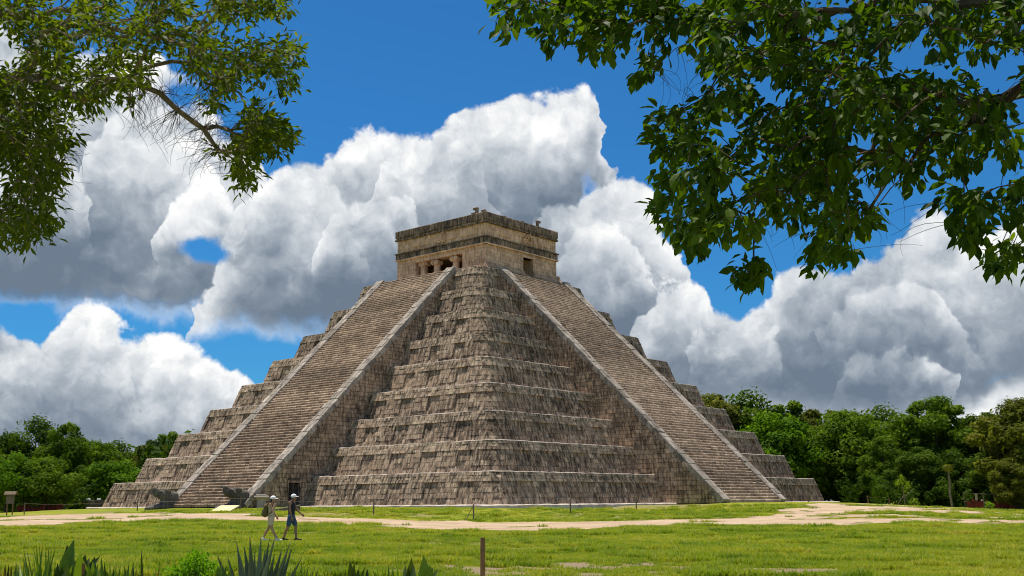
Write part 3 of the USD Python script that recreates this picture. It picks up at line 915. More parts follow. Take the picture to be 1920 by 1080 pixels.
mats["lawn_ground"] = g.make("lawn_ground", surface=g.add("principled_bsdf", "BSDF", base_color=c, roughness=0.95, specular_ior_level=0.1, normal=nb))
mb = MB(); mb.add(np.stack([gx, gy, gz], -1).reshape(-1, 3), q, GN.reshape(-1))
mb.build("ground", "lawn_ground", kind="structure", smooth=True)

# the sandy path across the lawn and the bare ground it widens into on the right
near_edge = [(-150, 990), (0, 987), (100, 983.5), (200, 979.5), (330, 976.5), (450, 977), (560, 980), (640, 984), (720, 989), (820, 993), (930, 995.5), (1020, 996), (1090, 993), (1160, 989), (1260, 985.5), (1400, 985), (1560, 986.5), (1700, 985), (1800, 984), (1920, 984), (2080, 985)]
far_edge = [(-150, 972), (0, 971), (60, 967), (120, 964.5), (220, 962.5), (330, 961.5), (430, 963.5), (520, 966), (600, 969.5), (690, 972), (760, 975), (830, 977), (900, 977), (980, 977.5), (1060, 977.5), (1150, 976.5), (1240, 975), (1340, 973), (1420, 969), (1460, 962), (1480, 952), (1500, 946), (1560, 943.5), (1620, 945), (1700, 949), (1790, 954.5), (1900, 960.5), (2080, 970)]
NE = np.array([on_ground(*e) for e in near_edge]); FE = np.array([on_ground(*e) for e in far_edge])
from shapely.geometry import Polygon
from shapely import contains_xy
poly = Polygon(np.vstack([NE[:, :2], FE[::-1, :2]])).buffer(0)
px_, py_ = np.arange(-46, 62, 0.30), np.arange(50, 118, 0.30)
ax, ay = np.meshgrid(px_, py_, indexing="ij")


def path_mask(x, y):
    """1 on the path; its edge wanders, and islands of grass stand in the wide part."""
    p = np.stack([x, y, 0 * x], -1)
    dx = (meshkit.fbm(p * 0.35, 4, 31) - 0.5) * 3.0
    dy = (meshkit.fbm(p * np.array([0.25, 0.5, 1]), 4, 41) - 0.5) * 3.4
    inside = contains_xy(poly, (x + dx).ravel(), (y + dy).ravel()).reshape(x.shape)
    tuft = meshkit.fbm(p * np.array([0.25, 0.42, 1]), 4, 55)
    right = np.clip((x - 14) / 8, 0, 1)
    fine = meshkit.fbm(p * np.array([0.8, 1.1, 1]), 2, 66)
    return inside & (tuft + 0.6 * (fine - 0.5) * right < 0.74 - 0.20 * right)


pm = path_mask(ax, ay)
cell = pm[:-1, :-1] & pm[1:, :-1] & pm[1:, 1:] & pm[:-1, 1:]
I, J = np.nonzero(cell)
nj = len(py_)
q = np.stack([I * nj + J, (I + 1) * nj + J, (I + 1) * nj + J + 1, I * nj + J + 1], -1)
V = np.stack([ax, ay, ground(ax, ay) + 0.022], -1).reshape(-1, 3)
usedv, inv = np.unique(q, return_inverse=True)
g = Graph()
p = g.add("geometry", "position")
n = g.noise(p, 9.0, 5, 0.7)
big = g.noise(p, 0.35, 4, 0.6)
c = g.add("rgb_ramp", "color", fac=g.math("add", g.math("multiply", n, 0.5), g.math("multiply", big, 0.55)), ramp=[(0.32, (0.26, 0.18, 0.112)), (0.5, (0.39, 0.285, 0.185)), (0.7, (0.52, 0.395, 0.27))])
nb = g.add("bump", "normal", height=n, strength=0.7, distance=0.05)
mats["sandy_soil"] = g.make("sandy_soil", surface=g.add("principled_bsdf", "BSDF", base_color=c, roughness=0.95, specular_ior_level=0.1, normal=nb))
mb = MB(); mb.add(V[usedv], inv.reshape(-1, 4)); mb.build("path", "sandy_soil", kind="structure", smooth=True)

# ------------------------------------------------------------------ grass: small clumps of blades standing on the lawn
g = Graph()
p = g.add("geometry", "position")
rn = g.add("object_info", "random")
n1, n2 = g.noise(p, 0.13, 4, 0.6), g.noise(g.vec("multiply", p, (1, 0.7, 1)), 0.9, 4, 0.6)
f = g.math("add", g.math("add", g.math("multiply", n1, 0.7), g.math("multiply", n2, 0.4)), g.math("multiply_add", rn, 0.24, -0.12))
c = g.add("rgb_ramp", "color", fac=f, ramp=[(0.3, (0.085, 0.15, 0.008)), (0.5, (0.205, 0.265, 0.013)), (0.7, (0.36, 0.34, 0.030)), (0.85, (0.42, 0.34, 0.10))])
d = g.add("principled_bsdf", "BSDF", base_color=c, roughness=0.6, specular_ior_level=0.2)
t = g.add("translucent_bsdf", "BSDF", color=g.mix(1.0, c, (1.1, 1.25, 0.5), "multiply"))
mats["grass_blade"] = g.make("grass_blade", surface=g.add("mix_closure", "closure", fac=0.42, closure1=d, closure2=t))
gi = UsdGeom.PointInstancer.Define(stage, "/World/grass")
tag(gi, kind="stuff")
protos = []
for k, (blades, rad, hgt) in enumerate(((34, 0.17, 0.075), (34, 0.17, 0.055), (46, 0.15, 0.15))):
    mb = MB()
    for _ in range(blades):
        r, a = rad * math.sqrt(rnd.random()), rnd.uniform(0, 6.283)
        b = np.array([r * math.cos(a), r * math.sin(a), -0.01]); h = hgt * rnd.uniform(0.5, 1.2); w = rnd.uniform(0.006, 0.011); d2 = rnd.uniform(0, 6.283)
        side_ = np.array([math.cos(d2), math.sin(d2), 0]) * w; lean = np.array([math.cos(d2 + 1.57), math.sin(d2 + 1.57), 0]) * h * rnd.uniform(0.2, 0.9)
        mb.add(np.array([b - side_, b + side_, b + lean * 0.4 + [0, 0, h * .6] + side_ * .8, b + lean * 0.4 + [0, 0, h * .6] - side_ * .8, b + lean + [0, 0, h]]), np.array([[0, 1, 2], [0, 2, 3], [3, 2, 4]]))
    m_ = mb.build("clump", "grass_blade", gi)
    protos.append(m_.GetPath())
gr = np.random.default_rng(5)
N = 52000
u = gr.random(N)
gyy = 22.5 * (90 / 22.5) ** (u ** 0.85)                    # thinner with distance
gxx = (gr.random(N) * 2 - 1) * (gyy * 0.50 + 1.5)
keep = ~path_mask(gxx, gyy) & (gr.random(N) > bare(gxx, gyy) * 0.97)
duv = np.stack([(gxx - PC[0]) * E1[0] + (gyy - PC[1]) * E1[1], (gxx - PC[0]) * E2[0] + (gyy - PC[1]) * E2[1]], 1)
keep &= ~((np.abs(duv[:, 0]) < 30) & (np.abs(duv[:, 1]) < 30)) & ~((np.abs(duv[:, 0]) < 6.3) & (duv[:, 1] < 34.6) & (duv[:, 1] > 0)) & ~((np.abs(duv[:, 1]) < 6.3) & (duv[:, 0] < 34.6) & (duv[:, 0] > 0))
gxx, gyy = gxx[keep], gyy[keep]
tall = meshkit.fbm(np.stack([gxx * 0.5, gyy * 0.7, 0 * gxx], -1), 3, 77)
kind = np.where(tall > 0.61, 2, (gr.random(len(gxx)) > 0.5).astype(int))
gi.CreatePrototypesRel().SetTargets(protos)
gi.CreateProtoIndicesAttr(Vt.IntArray.FromNumpy(kind.astype(np.int32)))
gi.CreatePositionsAttr(Vt.Vec3fArray.FromNumpy(np.stack([gxx, gyy, ground(gxx, gyy)], 1).astype(np.float32)))
an = gr.random(len(gxx)) * np.pi
qs = np.stack([np.cos(an), 0 * an, 0 * an, np.sin(an)], 1)
gi.CreateOrientationsAttr(Vt.QuathArray([Gf.Quath(float(a), float(b), float(c_), float(d_)) for a, b, c_, d_ in qs]))
sc = (0.8 + 0.6 * gr.random(len(gxx))) * (1 + np.clip((gyy - 30) / 60, 0, 1) * 0.9)
gi.CreateScalesAttr(Vt.Vec3fArray.FromNumpy(np.stack([sc, sc, sc / (1 + np.clip((gyy - 30) / 60, 0, 1) * 0.7)], 1).astype(np.float32)))

# ------------------------------------------------------------------ foliage materials
def leafy(name, dark, mid, light, trans=0.38, scale=1.5, rough=0.75, spec=0.08, tint=(1.2, 1.3, 0.35)):
    g = Graph()
    p = g.add("geometry", "position")
    f = g.math("add", g.math("multiply", g.add("attribute", "fac", attribute="tone"), 0.62), g.math("multiply", g.noise(p, scale, 3, 0.6), 0.4))
    f = g.math("add", f, g.math("multiply_add", g.add("object_info", "random"), 0.16, -0.08))
    c = g.add("rgb_ramp", "color", fac=f, ramp=[(0.2, dark), (0.5, mid), (0.85, light)])
    d = g.add("principled_bsdf", "BSDF", base_color=c, roughness=rough, specular_ior_level=spec)
    t = g.add("translucent_bsdf", "BSDF", color=g.mix(1.0, c, tint, "multiply"))
    mats[name] = g.make(name, surface=g.add("mix_closure", "closure", fac=trans, closure1=d, closure2=t))


leafy("forest_leaves_dark", (0.016, 0.036, 0.005), (0.052, 0.098, 0.009), (0.125, 0.185, 0.018))
leafy("forest_leaves_mid", (0.026, 0.054, 0.005), (0.086, 0.150, 0.010), (0.185, 0.26, 0.020))
leafy("forest_leaves_bright", (0.026, 0.062, 0.004), (0.085, 0.178, 0.008), (0.18, 0.30, 0.015))
leafy("forest_leaves_yellow", (0.045, 0.055, 0.008), (0.13, 0.145, 0.018), (0.25, 0.24, 0.035))
leafy("broad_leaf", (0.014, 0.034, 0.003), (0.052, 0.100, 0.007), (0.14, 0.20, 0.012), trans=0.5, scale=2.5, rough=0.55, spec=0.15)
leafy("oblong_leaf", (0.024, 0.044, 0.005), (0.075, 0.110, 0.010), (0.17, 0.20, 0.018), trans=0.5, scale=2.5, rough=0.55, spec=0.15)
simple("bark", (0.085, 0.062, 0.045), 0.95, 0.35, 8.0, 0.1, 0.02, 20.0)
simple("pale_bark", (0.20, 0.155, 0.11), 0.95, 0.35, 8.0, 0.1, 0.02, 20.0)


def rosette_cards(gr_, centres, normals, size, elong=1.5):
    """Leaf clumps as small pointed cards: (vertices, faces)."""
    n = len(centres)
    a = gr_.normal(size=(n, 3)); a -= (a * normals).sum(1)[:, None] * normals; a /= np.linalg.norm(a, axis=1)[:, None] + 1e-9
    b = np.cross(normals, a)
    s = size[:, None]
    v = np.stack([centres - a * s * elong * .5, centres - b * s * .42 + a * s * .05, centres + a * s * elong * .5, centres + b * s * .42 + a * s * .05], 1)
    v[:, 1] += normals * s * 0.12; v[:, 3] += normals * s * 0.12
    return v.reshape(-1, 3), np.arange(4 * n).reshape(n, 4)[:, [0, 1, 2, 3]]


def forest_tree(name, label, mat, H, R, seed, clumps=46, leaves=230, low=0.16, size=0.24, top=1.0, bark="bark", group=None, loc=(0, 0, 0), rz=0.0, scale=1.0, lean=0.0, flat=1.0):
    gr_ = np.random.default_rng(seed)
    t = thing(name, label, "tree", group, loc=loc, rz=rz, scale=scale)
    mbc, mbt = MB(), MB()
    cz = H * (low + 1) / 2; hz = H * (1 - low) / 2
    cs = []
    while len(cs) < clumps:
        d = gr_.normal(size=3); d /= np.linalg.norm(d)
        r = gr_.random() ** 0.36
        p = np.array([d[0] * R * r, d[1] * R * r, cz + d[2] * hz * r * flat])
        wid = 1 - 0.35 * max(0, (p[2] - cz) / hz) ** 2
        p[:2] *= wid
        p[0] += lean * (p[2] - cz)
        cs.append((p, gr_.uniform(0.45, 1.0) ** 1.3 * R * 0.34))
    for p, r in cs:
        n = int(leaves * (0.35 + 1.1 * (r / (R * 0.34)) ** 2) * gr_.uniform(0.75, 1.2))
        d = gr_.normal(size=(n, 3)); d /= np.linalg.norm(d, axis=1)[:, None]
        rad = r * (0.5 + 0.55 * gr_.random(n) + 0.5 * gr_.random(n) ** 7) * (1 + 0.35 * (meshkit.noise(d * 2.2 + p * 3.1, seed) - 0.5))
        c = p + d * rad[:, None] * [1, 1, 0.78]
        nr = d + gr_.normal(size=(n, 3)) * 0.55 + [0, 0, 0.35]; nr /= np.linalg.norm(nr, axis=1)[:, None]
        v, f = rosette_cards(gr_, c, nr, size * gr_.uniform(0.6, 1.35, n))
        tone = np.clip(gr_.normal(0.5, 0.13) + gr_.normal(0, 0.15, n), 0, 1)
        mbc.add(v, f, np.repeat(tone, 4))
    base = np.array([0, 0, -0.4])
    top_ = np.array([lean * H * 0.2, 0, H * 0.72])
    line = np.array([base + (top_ - base) * q + [0.12 * math.sin(5 * q + seed), 0.12 * math.cos(4 * q + seed), 0] for q in np.linspace(0, 1, 7)])
    mbt.add(*tube(line, np.linspace(0.035, 0.012, 7) * H * 0.55, 7), 0.5)
    for p, r in cs[: clumps // 3]:
        k = min(5, max(1, int(6 * (p[2] * 0.6) / (H * .72))))
        a = line[k]
        mbt.add(*tube(np.array([a, a * 0.45 + p * 0.55 + [0, 0, -0.06 * H * 0.3], p]), np.array([0.012, 0.008, 0.003]) * H * 0.5, 5), 0.4)
    mbt.build("trunk", bark, t)
    mbc.build("crown", mat, t)
    return t


def copy_of(src, name, label, category, group=None, loc=(0, 0, 0), rz=0.0, scale=1.0):
    t = thing(name, label, category, group, loc=loc, rz=rz, scale=scale)
    t.GetReferences().AddInternalReference(src.GetPath())
    t.SetInstanceable(True)
    return t


KINDS = dict(
    dark=("forest_leaves_dark", 9.0, 4.2, 1, 48), tall=("forest_leaves_mid", 11.0, 3.8, 2, 52), round=("forest_leaves_bright", 8.0, 4.2, 3, 44), mid=("forest_leaves_mid", 9.0, 4.6, 4, 50),
    olive=("forest_leaves_yellow", 10.0, 3.8, 15, 50), feather=("forest_leaves_mid", 11.5, 3.9, 6, 42), deep=("forest_leaves_dark", 10.5, 4.4, 7, 50))
first = {}
# (x, top y, distance, kind, label)
TREES = [
    (20, 836, 116, "round", "bright green bushy tree at the left edge of the photo, behind the wooden notice stand"),
    (82, 850, 118, "mid", "low mid green tree second from the left edge, in front of the tall dark tree"),
    (-35, 800, 140, "mid", "mid green tree cut by the left edge, behind the bright bushy tree"),
    (68, 782, 142, "dark", "tall dark green tree rising second from the left edge of the photo"),
    (132, 784, 136, "tall", "mid green upright tree just right of the tall dark one at the left"),
    (178, 816, 146, "mid", "mid green tree in the left treeline, two trees right of the tall dark one"),
    (158, 868, 132, "tall", "lower slender tree in the left treeline above the ruined low wall"),
    (212, 826, 150, "dark", "dark tree in the dip of the left treeline"),
    (226, 852, 132, "round", "dense vivid green tree beside the pyramid's lowest left terrace"),
    (262, 836, 150, "mid", "mid green tree behind the vivid one beside the left terrace"),
    (288, 822, 146, "olive", "olive green tree behind the second left terrace of the pyramid"),
    (318, 802, 150, "tall", "dark topped tree that touches the third left terrace's outline"),
    (1338, 722, 146, "olive", "olive tree behind the fifth right terrace, highest beside the pyramid"),
    (1388, 734, 148, "dark", "dark green tree between the olive tree by the pyramid and the vivid round one"),
    (1432, 756, 138, "round", "vivid green round tree beside the pyramid's third right terrace"),
    (1478, 742, 146, "tall", "mid green upright tree behind the vivid round tree right of the pyramid"),
    (1532, 752, 150, "olive", "olive tree in the middle of the right treeline's back row"),
    (1512, 792, 138, "mid", "broad mid green tree standing over the pyramid's lowest right terrace"),
    (1590, 756, 138, "mid", "largest broad crowned tree of the right treeline, centre of its mass"),
    (1582, 830, 138, "deep", "dark low tree just right of the pyramid's lowest right terrace"),
    (1640, 762, 150, "dark", "dark tree behind the broad crowned one, seen above its right side"),
    (1652, 812, 128, "tall", "upright mid green tree directly behind the staked sapling"),
    (1694, 776, 142, "deep", "deep green tree between the broad crowned tree and the tall loose crowned one"),
    (1748, 730, 132, "feather", "tall tree with a loose open crown, highest in the right half of the right treeline"),
    (1722, 832, 121, "deep", "dark shaded tree below the tall loose crowned one"),
    (1792, 770, 140, "round", "vivid green tree just right of the tall loose crowned one"),
    (1778, 842, 120, "dark", "dark shaded low tree behind the thin pale trunk"),
    (1838, 762, 128, "feather", "loose leafed green tree second from the right edge"),
    (1852, 838, 116, "deep", "deep green low tree over the market stall at the right"),
    (1912, 730, 112, "olive", "tall yellowish tree at the right edge of the photo"),
    (1962, 800, 120, "mid", "mid green tree cut by the right edge"),
    (1900, 850, 108, "olive", "low yellow green tree at the right edge above the stalls"),
]
for i, (px, py, Y, kd, label) in enumerate(TREES):
    P = at(px, py, Y)
    zb = float(ground(P[0], P[1])) - 0.2
    mat, H, R, seed, n = KINDS[kd]
    hgt = P[2] - zb
    s = hgt / (H + 0.22 * R)
    sx = s * rnd.uniform(0.92, 1.18) if hgt > 7 else s * 1.25
    args = dict(loc=(P[0], P[1], zb), rz=rnd.uniform(0, 6.28), scale=(sx, sx, s))
    if kd not in first:
        first[kd] = forest_tree("broadleaf_tree", label, mat, H, R, seed, int(n * 1.5), lean=0.10 if kd == "feather" else 0.0, leaves=380 if kd != "feather" else 300, low=0.10 if kd != "feather" else 0.2, group="trees of the forest edge", **args)
    else:
        copy_of(first[kd], "broadleaf_tree", label, "tree", "trees of the forest edge", **args)

# the forest behind and the bushes under the trees read as one mass
mb = MB()
gr_ = np.random.default_rng(99)
for (x0, x1, y0, y1, n, h0, h1) in ((-150, -22, 138, 175, 240, 6.5, 9.5), (26, 150, 140, 178, 260, 6.5, 11.0)):
    for _ in range(n):
        x, y = gr_.uniform(x0, x1), gr_.uniform(y0, y1)
        m = 60; r = gr_.uniform(1.6, 2.6); h = gr_.uniform(1.0, h0 if abs(x) > 60 else h1 * 0.8)
        d = gr_.normal(size=(m, 3)); d /= np.linalg.norm(d, axis=1)[:, None]
        c = np.array([x, y, ground(x, y) + h]) + d * r * gr_.uniform(0.7, 1.1, (m, 1))
        v, f = rosette_cards(gr_, c, d, gr_.uniform(0.5, 1.0, m)); mb.add(v, f, gr_.uniform(0.2, 0.7))
mb.build("forest", "forest_leaves_dark", kind="stuff")
mb = MB()
for _ in range(620):
    if gr_.random() < 0.42:
        px = gr_.uniform(-40, 172); Y = gr_.uniform(122, 136)
    else:
        px = gr_.uniform(1570, 1960); Y = gr_.uniform(128, 140) if px < 1640 else gr_.uniform(116, 130) - max(0, px - 1750) * 0.04
    x = at(px, 900, Y)[0]
    m = 46; r = gr_.uniform(0.4, 1.0)
    d = gr_.normal(size=(m, 3)); d /= np.linalg.norm(d, axis=1)[:, None]
    c = np.array([x, Y, ground(x, Y) + gr_.uniform(0.2, 2.6)]) + d * r * gr_.uniform(0.6, 1.1, (m, 1))
    v, f = rosette_cards(gr_, c, d, gr_.uniform(0.16, 0.34, m)); mb.add(v, f, gr_.uniform(0.1, 0.6))
mb.build("undergrowth", "forest_leaves_dark", kind="stuff")


# ------------------------------------------------------------------ the two near trees whose boughs hang into the picture
def leaf_shape(gr_, base, axis, normal, L, Wd, widest=0.55, droop=0.25, fold=0.25):
    axis = axis / np.linalg.norm(axis)
    sd = np.cross(axis, normal); sd /= np.linalg.norm(sd) + 1e-9
    nn = np.cross(sd, axis)
    def pt(t, w, h):
        return base + axis * (L * t) + sd * (Wd * 0.5 * w) + nn * (h * L - droop * L * t * t)
    k = fold * Wd / L * 0.5
    return np.array([pt(0.0, 0, 0), pt(widest * .5, -.75, k * .75), pt(widest * .5, 0, 0), pt(widest * .5, .75, k * .75), pt(widest + .08, -.95, k), pt(widest + .08, 0, 0), pt(widest + .08, .95, k), pt(1.0, 0, 0)]), \
        np.array([[0, 2, 1], [0, 3, 2], [1, 2, 5], [1, 5, 4], [2, 3, 6], [2, 6, 5], [4, 5, 7], [5, 6, 7]])


def in_poly(poly, n, gr_):
    P = Polygon(poly).buffer(0)
    x0, y0, x1, y1 = P.bounds
    out = np.zeros((0, 2))
    while len(out) < n:
        q = gr_.uniform((x0, y0), (x1, y1), (4 * n, 2))
        out = np.vstack([out, q[contains_xy(P, q[:, 0], q[:, 1])]])
    return out[:n]


def near_tree(name, label, root, fork, areas, leaf_mat, bark, seed, L, Wd, widest, hang, per, twig_areas=(), spread=0.07):
    """A tree whose trunk stands outside the picture; areas: (outline in the photograph, number of leaf clusters, nearest and farthest distance)."""
    gr_ = np.random.default_rng(seed)
    tree = thing(name, label, "tree")
    pts, seen = [], []
    for poly, n, d0, d1, vis in areas:
        q = in_poly(poly, int(n * 1.35), gr_)
        open_ = meshkit.fbm(np.c_[q / 62.0, np.zeros(len(q))], 2, seed)        # boughs with gaps between them
        q = q[np.sort(np.argsort(open_)[-n:])]
        Y = gr_.uniform(d0, d1, n)
        pts += [at(a, b, y) for (a, b), y in zip(q, Y)]; seen += [vis] * n
    pts, seen = np.array(pts), np.array(seen)
    # skeleton: every cluster hangs on the nearest branch point that lies nearer to the fork
    nodes = [np.array(fork, float)]; parent = [-1]; plen = [0.0]
    order = np.argsort(np.linalg.norm(pts - fork, axis=1))
    where = {}
    for k in order:
        p = pts[k] + [0, 0, 0.05]
        N_ = np.array(nodes); dd = np.linalg.norm(N_ - p, axis=1)
        j = int(np.argmin(dd + 0.22 * np.array(plen)))
        a = N_[j]; seg = max(1, int(np.ceil(dd[j] / 0.35)))
        last = j
        for s in range(1, seg + 1):
            t = s / seg
            sag = np.array([0, 0, 0.10 * dd[j] * math.sin(math.pi * t)])
            q = a + (p - a) * t + (gr_.normal(0, 0.03, 3) * min(1, dd[j]) if s < seg else 0) + sag
            nodes.append(q); parent.append(last); plen.append(plen[last] + dd[j] / seg); last = len(nodes) - 1
        where[k] = last
    nodes = np.array(nodes); cnt = np.zeros(len(nodes))
    for k in where.values():
        cnt[k] += 1
    for i in range(len(nodes) - 1, 0, -1):
        cnt[parent[i]] += cnt[i]
    rad = 0.0026 * np.maximum(cnt, 1) ** 0.50
    mbb = MB()
    for i in range(1, len(nodes)):
        j = parent[i]
        mbb.add(*tube(np.array([nodes[j], nodes[i]]), np.array([min(rad[j], rad[i] * 1.5), rad[i]]), 7 if rad[i] > 0.02 else 4, cap=False), rnd.uniform(0.3, 0.6))
    mbt = MB()
    root = np.array(root, float); root[2] = float(ground(root[0], root[1])) - 0.3
    line = np.array([root + (np.array(fork) - root) * q + [0.12 * math.sin(4 * q), 0.1 * math.sin(3 * q + 1), 0] * np.array([1, 1, 1]) * (1 - q) * q * 4 for q in np.linspace(0, 1, 9)])
    mbt.add(*tube(line, np.interp(np.linspace(0, 1, 9), [0, 0.1, 1], [0.36, 0.26, rad[0] * 1.15]), 14), 0.5)
    trunk = mbt.build("trunk", bark, tree, smooth=True)
    mbb.build("branches", bark, tree, kind="stuff")
    fol, alone = MB(), 0
    depth_order = sorted(range(len(pts)), key=lambda k: (not seen[k], pts[k][1]))
    for k in depth_order:
        base = nodes[where[k]]
        tw = base - nodes[parent[where[k]]]; tw = tw / (np.linalg.norm(tw) + 1e-9)
        n = int(gr_.integers(per[0], per[1] + 1))
        tone0 = np.clip(gr_.normal(0.5, 0.12), 0, 1)
        for q in range(n):
            d = gr_.normal(size=3) * [0.85, 0.85, 0.6] + tw * 0.9 + np.array([0, 0, hang]); d /= np.linalg.norm(d)
            nm = np.array([0, 0, 1.0]) + gr_.normal(size=3) * 0.45; nm /= np.linalg.norm(nm)
            if abs(nm @ d) > 0.92:
                nm = np.array([1.0, 0.3, 0.2])
            b = base + gr_.normal(size=3) * spread * [1, 1, 0.9] + d * 0.015
            l = L * gr_.uniform(0.65, 1.2)
            v, f = leaf_shape(gr_, b, d, nm, l, Wd * l / L * gr_.uniform(0.85, 1.15), widest, gr_.uniform(0.05, 0.35), gr_.uniform(0.1, 0.5))
            tone = float(np.clip(tone0 + gr_.normal(0, 0.14), 0, 1))
            if gr_.random() < 0.012:
                tone = 1.0
            if seen[k] and alone < 300:
                one = MB(); one.add(v, f, tone); one.build("leaf", leaf_mat, tree); alone += 1
            else:
                fol.add(v, f, tone)
    fol.build("foliage", leaf_mat, tree, kind="stuff")
    for poly, n, d0, d1 in twig_areas:
        mbd = MB()
        q = in_poly(poly, n, gr_)
        for a, b in q:
            Y = gr_.uniform(d0, d1); p = at(a, b, Y)
            k = int(np.argmin(np.linalg.norm(nodes - p, axis=1) + 1.5 * np.maximum(0, p[2] - nodes[:, 2])))
            s = nodes[k]; e = p
            mid = (s + e) / 2 + gr_.normal(0, 0.08, 3) + [0, 0, 0.08]
            e2 = e + gr_.normal(0, 0.10, 3) + [0, 0, -0.10]
            t = np.linspace(0, 1, 9)[:, None]
            cur = (1 - t) ** 3 * s + 3 * (1 - t) ** 2 * t * mid + 3 * (1 - t) * t * t * e + t ** 3 * e2
            mbd.add(*tube(cur, np.linspace(0.0035, 0.0014, 9), 3, cap=False), 0.4)
        mbd.build("bare_twigs", "bark", tree, kind="stuff")
    return tree


LEFT_A = [(-80, -60), (514, -60), (551, 28), (566, 51), (560, 125), (545, 165), (520, 188), (498, 200), (470, 180), (440, 160), (410, 205), (385, 212), (360, 200), (352, 160), (330, 110), (290, 105), (278, 140), (268, 178), (248, 208), (225, 188), (204, 178),
          (176, 222), (135, 215), (60, 240), (-80, 300)]
LEFT_COL = [(-80, 250), (60, 235), (135, 215), (148, 270), (125, 290), (108, 350), (104, 400), (82, 452), (50, 462), (0, 455), (-80, 450)]
LEFT_B = [(470, 200), (500, 222), (545, 248), (550, 300), (528, 322), (480, 338), (446, 360), (442, 325), (452, 270)]
LEFT_SMALL = [(404, 286), (440, 292), (432, 306), (408, 300)]
near_tree("overhanging_tree", "overhanging tree at the top left with narrow leaves and fine bare twigs", (-6.6, 10.5, 0), (-6.2, 11.4, 6.4),
          [(LEFT_A, 1100, 10.0, 14.0, True), (LEFT_COL, 330, 10.2, 13.0, True), (LEFT_B, 140, 10.8, 12.6, True), (LEFT_SMALL, 4, 11.2, 11.8, True),
           ([(-420, -420), (420, -420), (500, -60), (-80, -60), (-80, 450), (-420, 380)], 300, 9.5, 14.0, False)],
          "oblong_leaf", "pale_bark", 41, 0.115, 0.042, 0.5, -0.15, (8, 12),
          [([(250, 190), (330, 120), (420, 200), (450, 250), (440, 300), (380, 330), (300, 270), (250, 240)], 260, 11.0, 12.5), ([(90, 290), (160, 280), (150, 330), (100, 380)], 40, 10.5, 12.5)], spread=0.058)

RIGHT_TOP = [(930, -60), (934, 30), (948, 52), (975, 62), (1018, 74), (1034, 108), (1056, 106), (1062, 70), (1100, 64), (1108, 118), (1128, 100), (1146, 122), (1172, 126), (1207, 164), (1236, 140), (1240, 98), (1262, 96), (1272, 114), (1300, 112), (1320, -60)]
RIGHT_A = [(1300, -60), (1302, 140), (1310, 161), (1290, 199), (1232, 218), (1218, 268), (1228, 292), (1252, 322), (1212, 349), (1212, 403), (1222, 428), (1242, 450), (1276, 470), (1308, 470), (1344, 465), (1364, 440), (1399, 446), (1411, 446), (1430, 392), (1459, 420),
           (1500, 412), (1515, 456), (1526, 516), (1558, 502), (1600, 472), (1597, 446), (1634, 454), (1645, 428), (1658, 416), (1700, 412), (1700, 384), (1660, 360), (1645, 332), (1690, 338), (1714, 338), (1744, 316), (1764, 312), (1760, 370), (1780, 420), (1800, 462), (1826, 490),
           (1846, 498), (1883, 502), (1916, 502), (2010, 510), (2060, -60)]
RIGHT_C = [(1392, 500), (1426, 490), (1434, 530), (1402, 562), (1390, 545)]
near_tree("overhanging_tree", "overhanging tree at the top right with broad drooping leaves", (7.2, 11.0, 0), (6.6, 11.2, 6.0),
          [(RIGHT_A, 1120, 8.8, 13.0, True), (RIGHT_TOP, 215, 9.5, 12.0, True), (RIGHT_C, 11, 10.2, 10.8, True), ([(900, -360), (2100, -420), (2400, 200), (2350, 520), (2010, 510), (2060, -60), (930, -60)], 480, 9.0, 13.5, False)],
          "broad_leaf", "bark", 42, 0.155, 0.082, 0.55, -0.75, (7, 10),
          [([(1250, 130), (1310, 140), (1290, 190), (1230, 190)], 16, 10.0, 11.5), ([(1420, 330), (1560, 330), (1540, 440), (1430, 460)], 45, 9.5, 11.5), ([(1650, 400), (1700, 380), (1720, 450), (1660, 460)], 12, 9.5, 11.0)], spread=0.055)

# ------------------------------------------------------------------ carved heads, altar and boards at the foot of the left stair
def solid(bones, refine=0.04, smooth=8, cut=None):
    """One continuous surface round a skeleton: bones are (point, radius, point, radius), each a hull of two spheres."""
    def ball(p, r):
        s = manifold3d.Manifold.sphere(1.0, 18)
        rr = r if np.ndim(r) else (r, r, r)
        return s.scale([float(x) for x in rr]).translate([float(x) for x in p])
    parts = [manifold3d.Manifold.batch_hull([ball(a, ra), ball(b, rb)]) for a, ra, b, rb in bones]
    m = manifold3d.Manifold.batch_boolean(parts, manifold3d.OpType.Add)
    if cut is not None:
        m = m - cut
    m = m.refine_to_length(refine).to_mesh()
    t = trimesh.Trimesh(np.array(m.vert_properties[:, :3], float), np.array(m.tri_verts))
    if smooth:
        trimesh.smoothing.filter_taubin(t, iterations=smooth)
    return t


